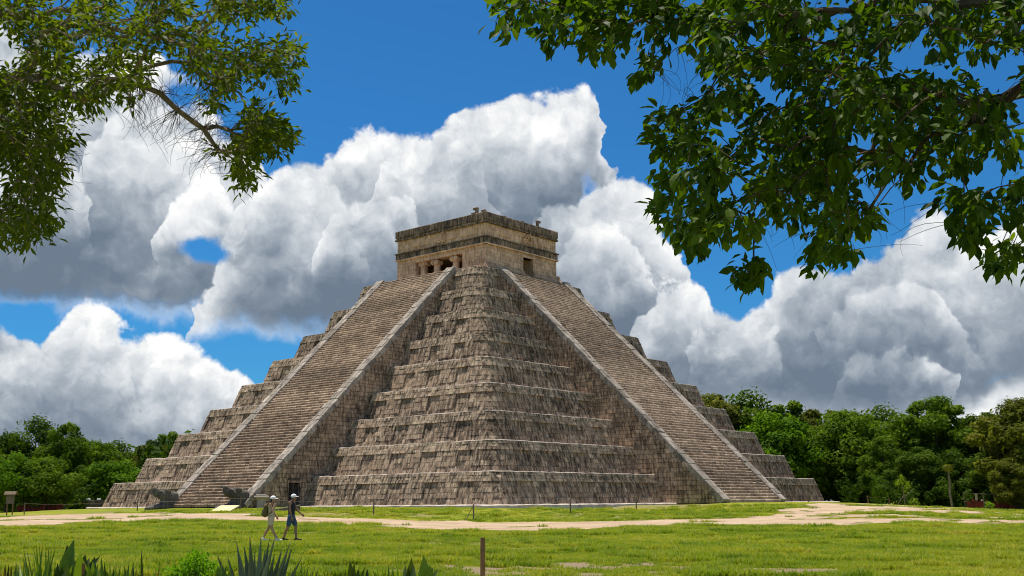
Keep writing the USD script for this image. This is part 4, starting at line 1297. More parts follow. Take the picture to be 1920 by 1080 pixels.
def serpent_head(label, u, flip):
    t = thing("serpent_head", label, "sculpture", "carved serpent heads at the foot of the left stairway")
    fr = lambda v: W(u + v[:, 1], SV0 - 0.3 + v[:, 0], v[:, 2] - 0.12)
    jaw = solid([((0, 0, .95), .52, (1.0, 0, 1.15), .46), ((1.0, 0, 1.18), .46, (1.75, 0, 1.32), .30), ((1.6, 0, 1.45), .26, (1.95, 0, 1.62), .16), ((0.7, .34, 1.42), .20, (0.95, .34, 1.5), .16), ((0.7, -.34, 1.42), .20, (0.95, -.34, 1.5), .16),
                 ((0, 0, .5), .60, (0.75, 0, .6), .5)], 0.09, 6)
    v = np.array(jaw.vertices); v += (meshkit.fbm(v * 3.2, 4, 5)[:, None] - 0.5) * 0.22 * np.sign(v - v.mean(0)) * 0.6
    mb = MB(); mb.add(fr(v), np.array(jaw.faces)[:, ::-1], np.clip(0.5 + 0.3 * (meshkit.noise(v * 2, 3) - .5), 0, 1)); mb.build("head", "carved_limestone", t, smooth=50)
    low = solid([((-.1, 0, .2), (.5, .62, .34), (1.2, 0, .18), (.5, .5, .28)), ((1.2, 0, .16), (.4, .45, .26), (2.5, 0, .02), (.25, .3, .16))], 0.09, 6)
    v = np.array(low.vertices); v += (meshkit.fbm(v * 3.0 + 9, 4, 8)[:, None] - 0.5) * 0.12
    mb = MB(); mb.add(fr(v), np.array(low.faces)[:, ::-1], 0.6); mb.build("lower_jaw", "carved_limestone", t, smooth=50)
    for sg in (-1, 1):
        e = trimesh.creation.icosphere(2, 0.12); v = np.array(e.vertices) * [1, .6, 1] + [1.15, sg * .43, 1.25]
        mb = MB(); mb.add(fr(v), np.array(e.faces)[:, ::-1], 0.7); mb.build("eye", "carved_limestone", t, smooth=True)
        for k in range(3):
            c = trimesh.creation.cone(0.07, -0.24, sections=8); v = np.array(c.vertices) * [1, 1, 1] + [1.2 + .22 * k, sg * (.34 - .05 * k), .92 + .08 * k]
            mb = MB(); mb.add(fr(v), np.array(c.faces), 0.75); mb.build("tooth", "carved_limestone", t)


serpent_head("carved stone serpent head with open jaws at the left balustrade's foot", -5.2, 1)
serpent_head("carved stone serpent head beside the yellow ramp, at the stair's right balustrade", 5.2, 1)


def placed(mb_, name, mat, parent, P, rz=0.0, **kw):
    """Builds a mesh given in a local frame, at a point of the world."""
    out = MB(); c, s = math.cos(rz), math.sin(rz)
    for v, f, t in mb_.pieces():
        out.add(v @ np.array([[c, s, 0], [-s, c, 0], [0, 0, 1]]) + P, f, t)
    return out.build(name, mat, parent, **kw)


P = at(488, 952, 93.0); P[2] = ground(P[0], P[1])
t = thing("stone_altar", "small grey stone altar with a wide capstone, left of the walking woman", "altar")
a, b = MB(), MB()
boxm(a, (-.36, -.36, -.3), (.36, .36, .78), 0.6, bevel=0.05); boxm(b, (-.6, -.6, .76), (.6, .6, 1.0), 0.7, bevel=0.09); boxm(b, (-.4, -.4, .98), (.38, .4, 1.12), 0.6, bevel=0.07)
placed(a, "pedestal", "balustrade_limestone", t, P, 0.5); placed(b, "capstone", "balustrade_limestone", t, P, 0.5)
simple("yellow_board", (0.62, 0.52, 0.27), 0.8, 0.15); simple("weathered_wood", (0.16, 0.115, 0.075), 0.9, 0.35, 14); simple("brown_wood", (0.20, 0.105, 0.045), 0.85, 0.4, 10); simple("grey_wood", (0.24, 0.21, 0.175), 0.9, 0.3, 12)
simple("rope", (0.22, 0.17, 0.11), 0.95, 0.2); simple("white_panel", (0.72, 0.73, 0.72), 0.5, 0.1); simple("dark_paint", (0.05, 0.045, 0.04), 0.7)
P = at(421, 966, 82.0); P[2] = ground(P[0], P[1])
t = thing("ramp", "yellow sloping board ramp lying on the grass before the stair's right serpent head", "ramp")
mb = MB()
q = np.array([[-.85, -.7, .10], [.55, -.7, .10], [.9, .7, .50], [-.45, .7, .50]]); mb.add(np.vstack([q - [0, 0, .09], q]), CLOSED, 0.6); placed(mb, "board", "yellow_board", t, P)
mb = MB()
for x, y, h in ((-.6, -.5, .06), (.4, -.5, .06), (-.3, .55, .38), (.7, .55, .38)):
    boxm(mb, (x - .05, y - .05, -.2), (x + .05, y + .05, h), 0.4)
placed(mb, "support", "weathered_wood", t, P)
P = at(538, 963, 80.0); P[2] = ground(P[0], P[1])
t = thing("ramp", "dark sided box ramp with pale top, between the walking woman and man", "ramp")
mb = MB(); q = np.array([[-.9, -.5, .18], [.75, -.5, .42], [.85, .5, .46], [-.6, .5, .24]]); mb.add(np.vstack([q * [1, 1, 0] + [0, 0, -.2], q - [0, 0, .05]]), CLOSED, 0.4); placed(mb, "side", "weathered_wood", t, P)
mb = MB(); mb.add(np.vstack([q - [0, 0, .048], q + [0, 0, 0.012]]), CLOSED, 0.75); placed(mb, "top", "yellow_board", t, P)

# ------------------------------------------------------------------ rope fence round the pyramid
FENCE = [(45, 967, 96, "wooden fence post beside the notice stand at the left edge"), (257, 959, 100, "fence post before the pyramid's lowest left terrace"), (450, 960, 86, "fence post beside the yellow ramp and serpent head"), (700, 965, 76, "fence post on the lawn between the walking man and the braced post"),
         (888, 976, 75, "braced fence post in front of the pyramid's near corner"), (1070, 963, 79, "first fence post to the right of the braced one"), (1193, 956, 89, "fence post in the middle of the right lower terrace"), (1308, 950, 98, "fence post before the right stair's side wall"),
         (1425, 944, 103, "fence post beside the white information panel"), (1516, 942, 111, "thin fence post before the lowest right terrace's end"), (1629, 942, 118, "leaning wooden stake, left of the two by the right treeline"), (1669, 944, 116, "leaning wooden stake nearest to the sapling")]
tops = []
for k, (px, py, Y, label) in enumerate(FENCE):
    P = at(px, py, Y); P[2] = ground(P[0], P[1])
    t = thing("fence_post", label, "post", "posts of the rope fence")
    lean = 0.16 if px in (1629, 1669) else rnd.uniform(-0.03, 0.03)
    h = 1.05 if px < 1600 else 0.95
    top = P + [-lean * h, 0.02, h]
    mb = MB(); v, f = tube(np.array([P - [0, 0, .3], P + (top - P) * .5, top]), [0.05, 0.05, 0.045] if px < 1600 else [0.08, .08, .06], 8); mb.add(v, f, 0.5)
    mb.build("post", "weathered_wood" if px < 1600 else "brown_wood", t)
    mb = MB(); v, f = tube(np.array([top - [0, 0, .12], top - [0, 0, .08]]), [0.06, 0.06], 8); mb.add(v, f, 0.3); mb.build("rope_loop", "rope", t)
    if px == 888:
        mb = MB(); mb.add(*tube(np.array([P + [-0.62, -.1, -.1], top - [0, 0, .05]]), [0.03, 0.025], 6)); mb.build("brace", "weathered_wood", t)
    tops.append(top)
for k in range(len(tops) - 1):
    if k == 9:
        continue
    a, b = tops[k] - [0, 0, .1], tops[k + 1] - [0, 0, .1]
    q = np.linspace(0, 1, 15)[:, None]
    line = a + (b - a) * q + np.array([0, 0, -1.0]) * (4 * q * (1 - q)) * 0.16
    line[:, 2] = np.maximum(line[:, 2], ground(line[:, 0], line[:, 1]) + 0.06)
    mb = MB(); mb.add(*tube(line, 0.010, 5))
    names = ["beside the notice stand", "before the lowest left terrace", "between the ramp's post and the walking people", "left of the braced post", "right of the braced post", "before the pyramid's right lower terrace", "in front of the right stair's side wall", "leading to the information panel", "right of the information panel", "", "between the two leaning stakes"]
    mb.build("fence_rope", "rope", label=f"thin sagging fence rope {names[k]}", category="rope", group="ropes of the fence")

# white information panel on two legs
P = at(1417, 945, 102.5); P[2] = ground(P[0], P[1])
t = thing("information_sign", "small tilted white information panel at the foot of the right stairway", "sign")
for x in (-.25, .25):
    mb = MB(); mb.add(*tube(np.array([[x, 0, -.2], [x, 0, .62]]), 0.025, 6)); placed(mb, "leg", "dark_paint", t, P)
mb = MB(); q = np.array([[-.42, -.2, .58], [.42, -.2, .52], [.42, .22, .86], [-.42, .22, .92]]); mb.add(np.vstack([q - [0, 0, .03], q]), CLOSED, 0.6); placed(mb, "panel", "white_panel", t, P)

# roofed wooden notice stand at the left edge
P = at(17.5, 965, 96); P[2] = ground(P[0], P[1])
t = thing("notice_stand", "weathered wooden notice stand on two legs at the left edge of the lawn", "sign")
for x in (-.24, .24):
    mb = MB(); boxm(mb, (x - .04, -.04, -.3), (x + .04, .04, 1.75), 0.5, bevel=.01); placed(mb, "leg", "brown_wood", t, P)
mb = MB(); boxm(mb, (-.36, -.075, .95), (.36, -.042, 1.7), 0.4, bevel=.01); placed(mb, "board", "weathered_wood", t, P)
mb = MB(); mb.add(np.array([[-.5, -.3, 1.7], [.5, -.3, 1.7], [.5, 0, 1.98], [-.5, 0, 1.98], [-.5, -.3, 1.74], [.5, -.3, 1.74], [.5, 0, 2.02], [-.5, 0, 2.02]]), CLOSED, 0.4); mb.add(np.array([[-.5, 0, 1.98], [.5, 0, 1.98], [.5, .3, 1.7], [-.5, .3, 1.7], [-.5, 0, 2.02], [.5, 0, 2.02], [.5, .3, 1.74], [-.5, .3, 1.74]]), CLOSED, 0.4)
placed(mb, "roof", "weathered_wood", t, P)

# market stalls and ruined wall in the shade of the trees
simple("red_cloth", (0.20, 0.035, 0.022), 0.9, 0.4, 3.0); simple("faded_cloth", (0.20, 0.11, 0.08), 0.9, 0.4, 3.0)
def stall(label, px, py, Y, w, goods, seed):
    r = random.Random(seed)
    P = at(px, py, Y); P[2] = ground(P[0], P[1])
    t = thing("market_stall", label, "stall", "souvenir stalls under the trees")
    mb = MB(); boxm(mb, (-w / 2, -.35, .62), (w / 2, .35, .67), .5); placed(mb, "table_top", "grey_wood", t, P)
    for x in (-w / 2 + .08, w / 2 - .08):
        for y in (-.3, .3):
            mb = MB(); boxm(mb, (x - .03, y - .03, -.4), (x + .03, y + .03, .62), .5); placed(mb, "leg", "weathered_wood", t, P)
    mb = MB()
    n = int(w / 0.16); xs = np.linspace(-w / 2, w / 2, n + 1); ys = -.37 - .05 * np.array([r.random() for _ in range(n + 1)])
    for k in range(n):
        mb.add(np.array([[xs[k], ys[k], .05], [xs[k + 1], ys[k + 1], .05], [xs[k + 1], -.36, .68], [xs[k], -.36, .68]]), np.array([[0, 1, 2, 3]]), r.random())
    placed(mb, "cloth", "red_cloth", t, P)
    for x in (-w / 2 + .05, w / 2 - .05):
        mb = MB(); boxm(mb, (x - .03, .32, -.3), (x + .03, .38, 1.55), .5); placed(mb, "pole", "weathered_wood", t, P)
    mb = MB(); mb.add(*tube(np.array([[-w / 2, .35, 1.45], [w / 2, .35, 1.45]]), .025, 5)); placed(mb, "rail", "weathered_wood", t, P)
    for k in range(goods):
        x = r.uniform(-w / 2 + .15, w / 2 - .15)
        mb = MB()
        if k % 3 == 0:
            boxm(mb, (x - .12, .29, .75), (x + .14, .32, 1.42), r.random()); placed(mb, "hanging_cloth", r.choice(["red_cloth", "faded_cloth", "yellow_board", "faded_cloth"]), t, P)
        else:
            s = trimesh.creation.icosphere(1, r.uniform(.06, .11)); v = np.array(s.vertices) + [x, r.uniform(-.2, .2), .74]; mb.add(v, np.array(s.faces), r.random()); placed(mb, "souvenir", r.choice(["brown_wood", "grey_wood", "white_panel", "red_cloth"]), t, P)


stall("long red clothed market stall at the right edge, under the yellow green tree", 1880, 955, 111, 3.4, 14, 1)
stall("red clothed market stall left of the pale green shrub at the right", 1835, 951, 113, 2.6, 9, 2)
stall("market stall with red goods at the left, right of the notice stand", 62, 952, 117, 3.0, 12, 3)
stall("market stall with red goods in the left shade, nearest the ruined wall", 100, 951, 118, 2.4, 10, 4)
P = at(172, 949, 124); P[2] = ground(P[0], P[1])
t = thing("ruined_wall", "low ruined stone wall with a dark doorway left of the pyramid", "wall")
mb = MB()
for z in range(4):
    xs = widths(-1.9, 1.4, .3, .55)
    for xa, xb in zip(xs[:-1], xs[1:]):
        if xa < -0.9 and xb > -1.4:
            continue
        boxm(mb, (xa, -.25, z * .3 - .05), (xb - .015, .25 + rnd.uniform(0, .05), z * .3 + .24), rnd.random(), bevel=.02)
placed(mb, "masonry", "carved_limestone", t, P, kind="stuff")
for x in (-1.5, -.4, .75):
    mb = MB(); boxm(mb, (x - .16, -.2, 1.14), (x + .16, .2, 1.32), .9, bevel=.03); placed(mb, "capstone", "white_panel", t, P)

# ------------------------------------------------------------------ small plants on the right, before the treeline
def blade(base, tip, w, nrm, bend=0.12, n=6, fold=0.15, shape=None, thick=0.0):
    """A long leaf from base to tip: (vertices, faces); nrm is the side it shows."""
    base, tip, nrm = np.asarray(base, float), np.asarray(tip, float), np.asarray(nrm, float)
    ax = tip - base; L = np.linalg.norm(ax); ax = ax / L
    sd = np.cross(ax, nrm); sd /= np.linalg.norm(sd); nn = np.cross(sd, ax)
    v, f = [], []
    for k in range(n + 1):
        t = k / n
        wk = w * (shape(t) if shape else (0.75 + 0.5 * t - 1.25 * t ** 3) if t < 1 else 0.0)
        c = base + ax * L * t + nn * bend * L * math.sin(math.pi * t)
        wk = max(wk, 0.002)
        v += [c - sd * wk * .5 + nn * fold * wk, c - nn * thick * wk, c + sd * wk * .5 + nn * fold * wk]
        if k:
            a = 3 * (k - 1)
            f += [[a, a + 1, a + 4, a + 3], [a + 1, a + 2, a + 5, a + 4]]
    v, f = np.array(v), np.array(f)
    if thick:
        m = len(v); top = v.copy(); v2 = v.copy()
        v2[1::3] = v[1::3] - nn * 0; v = np.vstack([top, v2 - nn * thick * w * 0.5]); f = np.vstack([f, f[:, ::-1] + m])
    return v, f


leafy("pale_leaf", (0.06, 0.10, 0.01), (0.16, 0.24, 0.02), (0.28, 0.36, 0.03), trans=0.4)
leafy("bright_leaf", (0.04, 0.10, 0.006), (0.12, 0.26, 0.012), (0.25, 0.42, 0.02), trans=0.42, scale=5)
leafy("agave_leaf", (0.07, 0.10, 0.075), (0.14, 0.19, 0.13), (0.25, 0.31, 0.20), trans=0.05, scale=4, rough=0.6, spec=0.25)
leafy("spear_leaf", (0.028, 0.066, 0.012), (0.085, 0.155, 0.022), (0.19, 0.28, 0.04), trans=0.25, scale=4, rough=0.5, spec=0.3)
leafy("big_leaf", (0.032, 0.070, 0.010), (0.10, 0.17, 0.018), (0.20, 0.28, 0.03), trans=0.4, scale=6, rough=0.45, spec=0.35)
leafy("dark_leaf", (0.012, 0.030, 0.007), (0.034, 0.066, 0.012), (0.09, 0.13, 0.022), trans=0.15, scale=5, rough=0.45, spec=0.3)
leafy("dry_leaf", (0.10, 0.06, 0.02), (0.22, 0.13, 0.04), (0.34, 0.22, 0.07), trans=0.3, scale=5)


def cluster_plant(name, label, cat, P, size, n, L, Wd, mat, seed, stem=0.02, boxy=False, group=None):
    gr_ = np.random.default_rng(seed)
    t = thing(name, label, cat, group)
    sx, sy, sz = size
    mb, mbs = MB(), MB()
    for q in range(max(5, n // 40)):
        e = P + gr_.normal(0, .3, 3) * [sx, sy, 0] + [0, 0, sz * gr_.uniform(.5, .9)]
        mbs.add(*tube(np.array([P - [0, 0, .1], (P + e) / 2 + gr_.normal(0, .04, 3), e]), [stem, stem * .7, stem * .4], 5))
    mbs.build("stem", "bark", t)
    for _ in range(n):
        d = gr_.normal(size=3); d /= np.linalg.norm(d)
        r = gr_.random() ** .4
        if boxy:
            d = d / np.abs(d).max() ** 0.65
        c = P + d * np.array([sx, sy, sz * .5]) * r + [0, 0, sz * .55]
        c[2] += 0.12 * sz * math.sin(c[0] * 9 + seed)
        dd = d + gr_.normal(size=3) * .6; nm = np.array([0, 0, 1.0]) + gr_.normal(size=3) * .6
        v, f = leaf_shape(gr_, c, dd, nm, L * gr_.uniform(.6, 1.2), Wd * gr_.uniform(.7, 1.2))
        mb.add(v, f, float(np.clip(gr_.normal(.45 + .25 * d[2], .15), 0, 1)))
    mb.build("foliage", mat, t, kind="stuff")


P = at(1697, 947, 113); P[2] = ground(P[0], P[1])
t = thing("sapling", "young pale green sapling propped by three slanting stakes at the right", "tree")
mb = MB(); mb.add(*tube(np.array([P - [0, 0, .2], P + [-.06, 0, 1.2], P + [-.1, 0, 2.2]]), [.05, .04, .025], 6)); mb.build("trunk", "pale_bark", t)
for dx, dy, h in ((-.9, -.2, 1.15), (.5, -.3, .95), (.85, .5, 1.55)):
    mb = MB(); mb.add(*tube(np.array([P + [dx, dy, -.1] if dx < .8 else P + [-.3, .5, .6], P + [0 if dx < .8 else .95, 0, h]]), [.03, .025], 5)); mb.build("stake", "pale_bark", t)
mb = MB(); gr_ = np.random.default_rng(4)
for c, r, n in (((-.1, 0, 2.5), .42, 90), ((-.6, 0, 2.3), .35, 50), ((.35, .1, 2.0), .5, 80), ((.1, 0, 1.6), .4, 40), ((-.2, 0, 2.9), .25, 30)):
    d = gr_.normal(size=(n, 3)); d /= np.linalg.norm(d, axis=1)[:, None]
    v, f = rosette_cards(gr_, P + np.array(c) + d * r * gr_.uniform(.4, 1, (n, 1)), d, gr_.uniform(.09, .17, n)); mb.add(v, f, np.repeat(gr_.uniform(.3, .9, n), 4))
mb.build("crown", "pale_leaf", t)
P = at(1785, 950, 114); P[2] = ground(P[0], P[1])
t = thing("slender_tree", "slender pale tree trunk in front of the dark trees right of the sapling", "tree")
mb = MB(); mb.add(*tube(P + np.array([[.05, 0, -.2], [-.1, 0, 1.4], [.0, 0, 2.6], [-.1, 0, 3.7]]), [.13, .11, .12, .07], 8)); mb.build("trunk", "pale_bark", t)
mb = MB()
d = gr_.normal(size=(150, 3)); d /= np.linalg.norm(d, axis=1)[:, None]
v, f = rosette_cards(gr_, P + np.array([-.1, 0, 3.9]) + d * [.6, .6, .45] * gr_.uniform(.4, 1, (150, 1)), d, gr_.uniform(.12, .2, 150)); mb.add(v, f, .6); mb.build("crown", "forest_leaves_yellow", t)
P = at(1820, 948, 118); P[2] = ground(P[0], P[1])
t = thing("palm_tree", "palm with drooping fronds in the shade between slender trunk and right stalls", "tree")
mb = MB(); mb.add(*tube(P + np.array([[0, 0, -.2], [.1, 0, 2.2], [-.1, 0, 4.4]]), [.14, .12, .1], 8)); mb.build("trunk", "bark", t)
for k in range(11):
    a = k * 2.4; mb = MB(); c = P + [-.1, 0, 4.4]; o = np.array([math.cos(a), math.sin(a), 0]); L = 2.2
    rib = np.array([c + o * L * q + [0, 0, .7 * math.sin(2.2 * q) - 1.1 * q * q] for q in np.linspace(0, 1, 12)])
    mb.add(*tube(rib, np.linspace(.025, .008, 12), 4))
    sd = np.cross(o, [0, 0, 1])
    for q in range(1, 12):
        for sg in (-1, 1):
            mb.add(*blade(rib[q], rib[q] + sd * sg * .55 * (1 - .5 * q / 12) + o * .25 - [0, 0, .25], .05, [0, 0, 1], n=2))
    mb.build("frond", "forest_leaves_mid", t)
P = at(1714, 950, 112); P[2] = ground(P[0], P[1]); cluster_plant("shrub", "small grey green shrub right beside the staked sapling", "shrub", P, (.55, .4, .65), 120, .2, .1, "pale_leaf", 61)
P = at(1857, 958, 106); P[2] = ground(P[0], P[1]); cluster_plant("shrub", "small vivid green shrub before the red stalls at the right", "shrub", P, (.4, .35, .6), 120, .18, .1, "bright_leaf", 62)

# ------------------------------------------------------------------ planting at the bottom edge of the picture
FY = 15.0


def spiky(name, label, cat, px, tips, w, mat, Y=FY, bend=0.06, spread=0.10, thick=0.0, shape=None, seed=0, base_py=None):
    r = random.Random(seed + px)
    t = thing(name, label, cat)
    B = at(px, 1100, Y); B[2] = ground(B[0], B[1])
    for k, (tx, ty) in enumerate(tips):
        T = at(tx, ty, Y + r.uniform(-.22, .22))
        b = B + [(T[0] - B[0]) * .12 + r.uniform(-spread, spread) * .4, r.uniform(-spread, spread), -.03]
        mb = MB()
        nrm = np.array([r.uniform(-.5, .5), -1.0, .35])
        v, f = blade(b, T, w * r.uniform(.85, 1.15), nrm, bend * r.uniform(-1, 1), n=14 if shape else 7, fold=0.22, shape=shape, thick=thick)
        mb.add(v, f, r.uniform(.25, .8)); mb.build("leaf", mat, t, smooth=50)
    return t


agave_shape = lambda t: (0.8 + 0.45 * math.sin(math.pi * min(1, t * 1.15)) * 1.0) * max(0.02, (1 - t ** 2.2))
spiky("agave", "large blue green agave with stiff pointed leaves at the bottom edge", "agave", 482,
      [(443, 1014), (457, 1024), (468, 1005), (489, 1007), (505, 1011), (515, 1007), (544, 1017), (547, 1025), (528, 1029), (566, 1046), (407, 1041), (426, 1044), (497, 1030), (478, 1034), (452, 1050), (535, 1045), (515, 1038)], 0.115, "agave_leaf", bend=0.05, thick=0.25, shape=agave_shape)
spiky("yucca", "fan of thin pointed yucca leaves at the bottom left corner", "yucca", 80, [(68, 1021), (74, 1020), (80, 1019), (86, 1020), (92, 1022), (44, 1028), (50, 1030), (104, 1024), (103, 1033), (62, 1025), (42, 1040), (97, 1028)], 0.045, "spear_leaf", Y=15.3, seed=1)
arch = lambda t: 0.6 + 1.0 * math.sin(math.pi * min(1, t * 1.05)) * 0.6 if t < .97 else 0.05
spiky("bromeliad", "broad arching green bromeliad leaves below the thin yucca fan", "bromeliad", 80, [(45, 1048), (62, 1046), (76, 1052), (92, 1044), (104, 1050), (112, 1044), (36, 1058), (118, 1040), (70, 1062), (98, 1062), (30, 1052)], 0.095, "spear_leaf", Y=14.4, bend=0.22, shape=agave_shape, seed=2)
ear = lambda t: max(0.03, math.sin(math.pi * min(1, max(0, (t - .5) / .5)) ** 0.8)) if t > .5 else 0.08
spiky("broad_leaf_plant", "plant with one tall upright ribbed leaf beside the yucca fan", "plant", 143, [(139, 1012), (150, 1040)], 0.27, "big_leaf", Y=14.8, bend=0.1, shape=ear, seed=3)
spiky("dark_leaf_plant", "dark curled leaf plant behind the tall ribbed leaf", "plant", 130, [(126, 1022), (133, 1030), (122, 1042), (160, 1040), (168, 1046), (178, 1044), (188, 1042)], 0.17, "dark_leaf", Y=15.2, bend=0.2, shape=ear, seed=4)
spiky("spear_plant", "single dark spear leaf standing left of the bright green bush", "plant", 262, [(265, 1030), (250, 1053), (233, 1060)], 0.075, "dark_leaf", Y=14.8, seed=5)
spiky("spear_plant", "low clump of green pointed leaves left of the dark spear leaf", "plant", 208, [(196, 1052), (206, 1056), (214, 1062), (190, 1044), (226, 1060), (201, 1066), (218, 1057)], 0.08, "spear_leaf", Y=14.6, seed=6)
spiky("dry_plant", "tan dry pointed leaves at the bottom, left of the bright bush", "plant", 285, [(300, 1055), (292, 1062), (278, 1068), (268, 1070), (306, 1060), (246, 1070), (255, 1072)], 0.05, "dry_leaf", Y=14.2, seed=7)
spiky("dry_plant", "tan dry leaves in the bottom left corner of the photo", "plant", 5, [(8, 1062), (2, 1066), (14, 1070), (20, 1064)], 0.06, "dry_leaf", Y=14.2, seed=8)
spiky("spear_plant", "dark green spear leaves in the bottom left corner", "plant", 18, [(17, 1056), (22, 1062), (10, 1060), (30, 1058)], 0.09, "dark_leaf", Y=14.6, seed=9)
spiky("spear_plant", "group of dark spear leaves just right of the agave", "plant", 570, [(552, 1062), (566, 1054), (578, 1060), (588, 1064), (560, 1067), (571, 1060), (596, 1068)], 0.065, "spear_leaf", Y=14.7, seed=10)
spiky("spear_plant", "low dark points between the agave's right side and the curled leaf", "plant", 625, [(607, 1070), (614, 1072), (629, 1070), (640, 1072), (649, 1069)], 0.05, "dark_leaf", Y=14.5, seed=11)
spiky("curled_leaf_plant", "single dark curled leaf at the bottom, left of the pointed trio", "plant", 662, [(656, 1049), (664, 1056), (672, 1066), (684, 1063), (689, 1066)], 0.10, "dark_leaf", Y=14.8, bend=0.22, shape=ear, seed=12)
spiky("spear_plant", "trio of pointed leaves at the bottom between two curled leaf plants", "plant", 738, [(728, 1059), (736, 1062), (746, 1061), (706, 1064), (716, 1067), (699, 1068)], 0.055, "spear_leaf", Y=14.8, seed=13)
spiky("broad_leaf_plant", "plant with one tall pale rounded leaf left of the wooden stake", "plant", 790, [(794, 1042), (806, 1060)], 0.21, "big_leaf", Y=14.9, bend=0.12, shape=ear, seed=14)
spiky("dark_leaf_plant", "dark curled leaves beside the pale rounded leaf near the stake", "plant", 770, [(772, 1046), (760, 1060), (776, 1058), (766, 1066), (822, 1066), (812, 1064)], 0.11, "dark_leaf", Y=15.1, bend=0.2, shape=ear, seed=15)
spiky("dark_leaf_plant", "low dark leaves between the bromeliad and the ribbed leaf plant", "plant", 112, [(108, 1056), (116, 1062), (124, 1058), (102, 1066), (130, 1064)], 0.12, "dark_leaf", Y=14.3, bend=0.2, shape=ear, seed=21)
spiky("broad_leaf_plant", "row of low glossy leaves right of the short brown stake", "plant", 178, [(166, 1058), (174, 1052), (184, 1058), (192, 1062), (160, 1066), (180, 1066)], 0.12, "big_leaf", Y=14.5, bend=0.18, shape=ear, seed=22)
spiky("spear_plant", "small fan of green leaves right under the single dark spear leaf", "plant", 244, [(236, 1062), (242, 1056), (249, 1060), (256, 1066), (230, 1068), (262, 1070)], 0.07, "spear_leaf", Y=14.3, seed=23)
spiky("broad_leaf_plant", "low green leaves between the bright bush and the agave", "plant", 420, [(408, 1062), (416, 1056), (426, 1060), (432, 1066), (402, 1068)], 0.12, "big_leaf", Y=14.6, bend=0.18, shape=ear, seed=24)
spiky("spear_plant", "low green fan in front of the tall yucca at the left corner", "plant", 52, [(34, 1064), (44, 1060), (54, 1062), (62, 1066), (26, 1068), (70, 1070)], 0.08, "spear_leaf", Y=14.1, seed=25)
P = at(357, 1100, 15.0); P[2] = ground(P[0], P[1])
cluster_plant("bush", "bright green leafy bush at the bottom edge, left of the agave", "bush", P, (.46, .36, .86), 4600, .062, .032, "bright_leaf", 71, boxy=True)
P = at(905, 1100, 15.0); P[2] = ground(P[0], P[1])
T = at(905, 1008, 15.0)
t = thing("wooden_stake", "thick brown wooden stake at the bottom edge of the lawn", "post")
mb = MB(); mb.add(*tube(np.array([P - [0, 0, .2], (P + T) / 2, T]), [.035, .035, .033], 14)); mb.build("post", "brown_wood", t, smooth=40)
P = at(157, 1100, 14.6); P[2] = ground(P[0], P[1]); T = at(157, 1056, 14.6)
mb = MB(); mb.add(*tube(np.array([P - [0, 0, .2], (P + T) / 2, T]), [.022, .022, .02], 10)); mb.build("garden_stake", "brown_wood", label="short brown stake among the plants beside the tall ribbed leaf", category="stake")
for px, py, s, lb in ((637, 1058, .07, "small pale stone on the lawn right of the agave"), (916, 1062, .05, "small pale stone on bare soil right of the brown stake"), (1005, 1059, .05, "pale stone lying on the grass farther right of the stake")):
    P = on_ground(px, py); b = trimesh.creation.icosphere(2, s); v = np.array(b.vertices) * [1.3, 1, .7]; v += (meshkit.noise(v * 30, 3)[:, None] - .5) * s * .5
    mb = MB(); mb.add(v + P + [0, 0, s * .5], np.array(b.faces), .8); mb.build("stone", "coping_plaster", label=lb, category="stone")

# ------------------------------------------------------------------ the two walkers
simple("skin_tan", (0.40, 0.215, 0.125), 0.55, 0.06, 20, 0.35, tone=False); simple("skin_brown", (0.27, 0.135, 0.075), 0.55, 0.06, 20, 0.35, tone=False)
simple("beige_fabric", (0.52, 0.40, 0.26), 0.9, 0.1, 20); simple("black_fabric", (0.018, 0.018, 0.020), 0.9, 0.2, 20); simple("blue_fabric", (0.035, 0.075, 0.14), 0.9, 0.15, 20); simple("white_fabric", (0.78, 0.78, 0.78), 0.8, 0.05, 20)
simple("olive_canvas", (0.115, 0.085, 0.03), 0.9, 0.2, 20); simple("dark_hair", (0.02, 0.013, 0.010), 0.5, 0.2, 30); simple("black_leather", (0.02, 0.02, 0.022), 0.5, 0.2, 20); simple("white_leather", (0.72, 0.72, 0.72), 0.6, 0.05, 20)


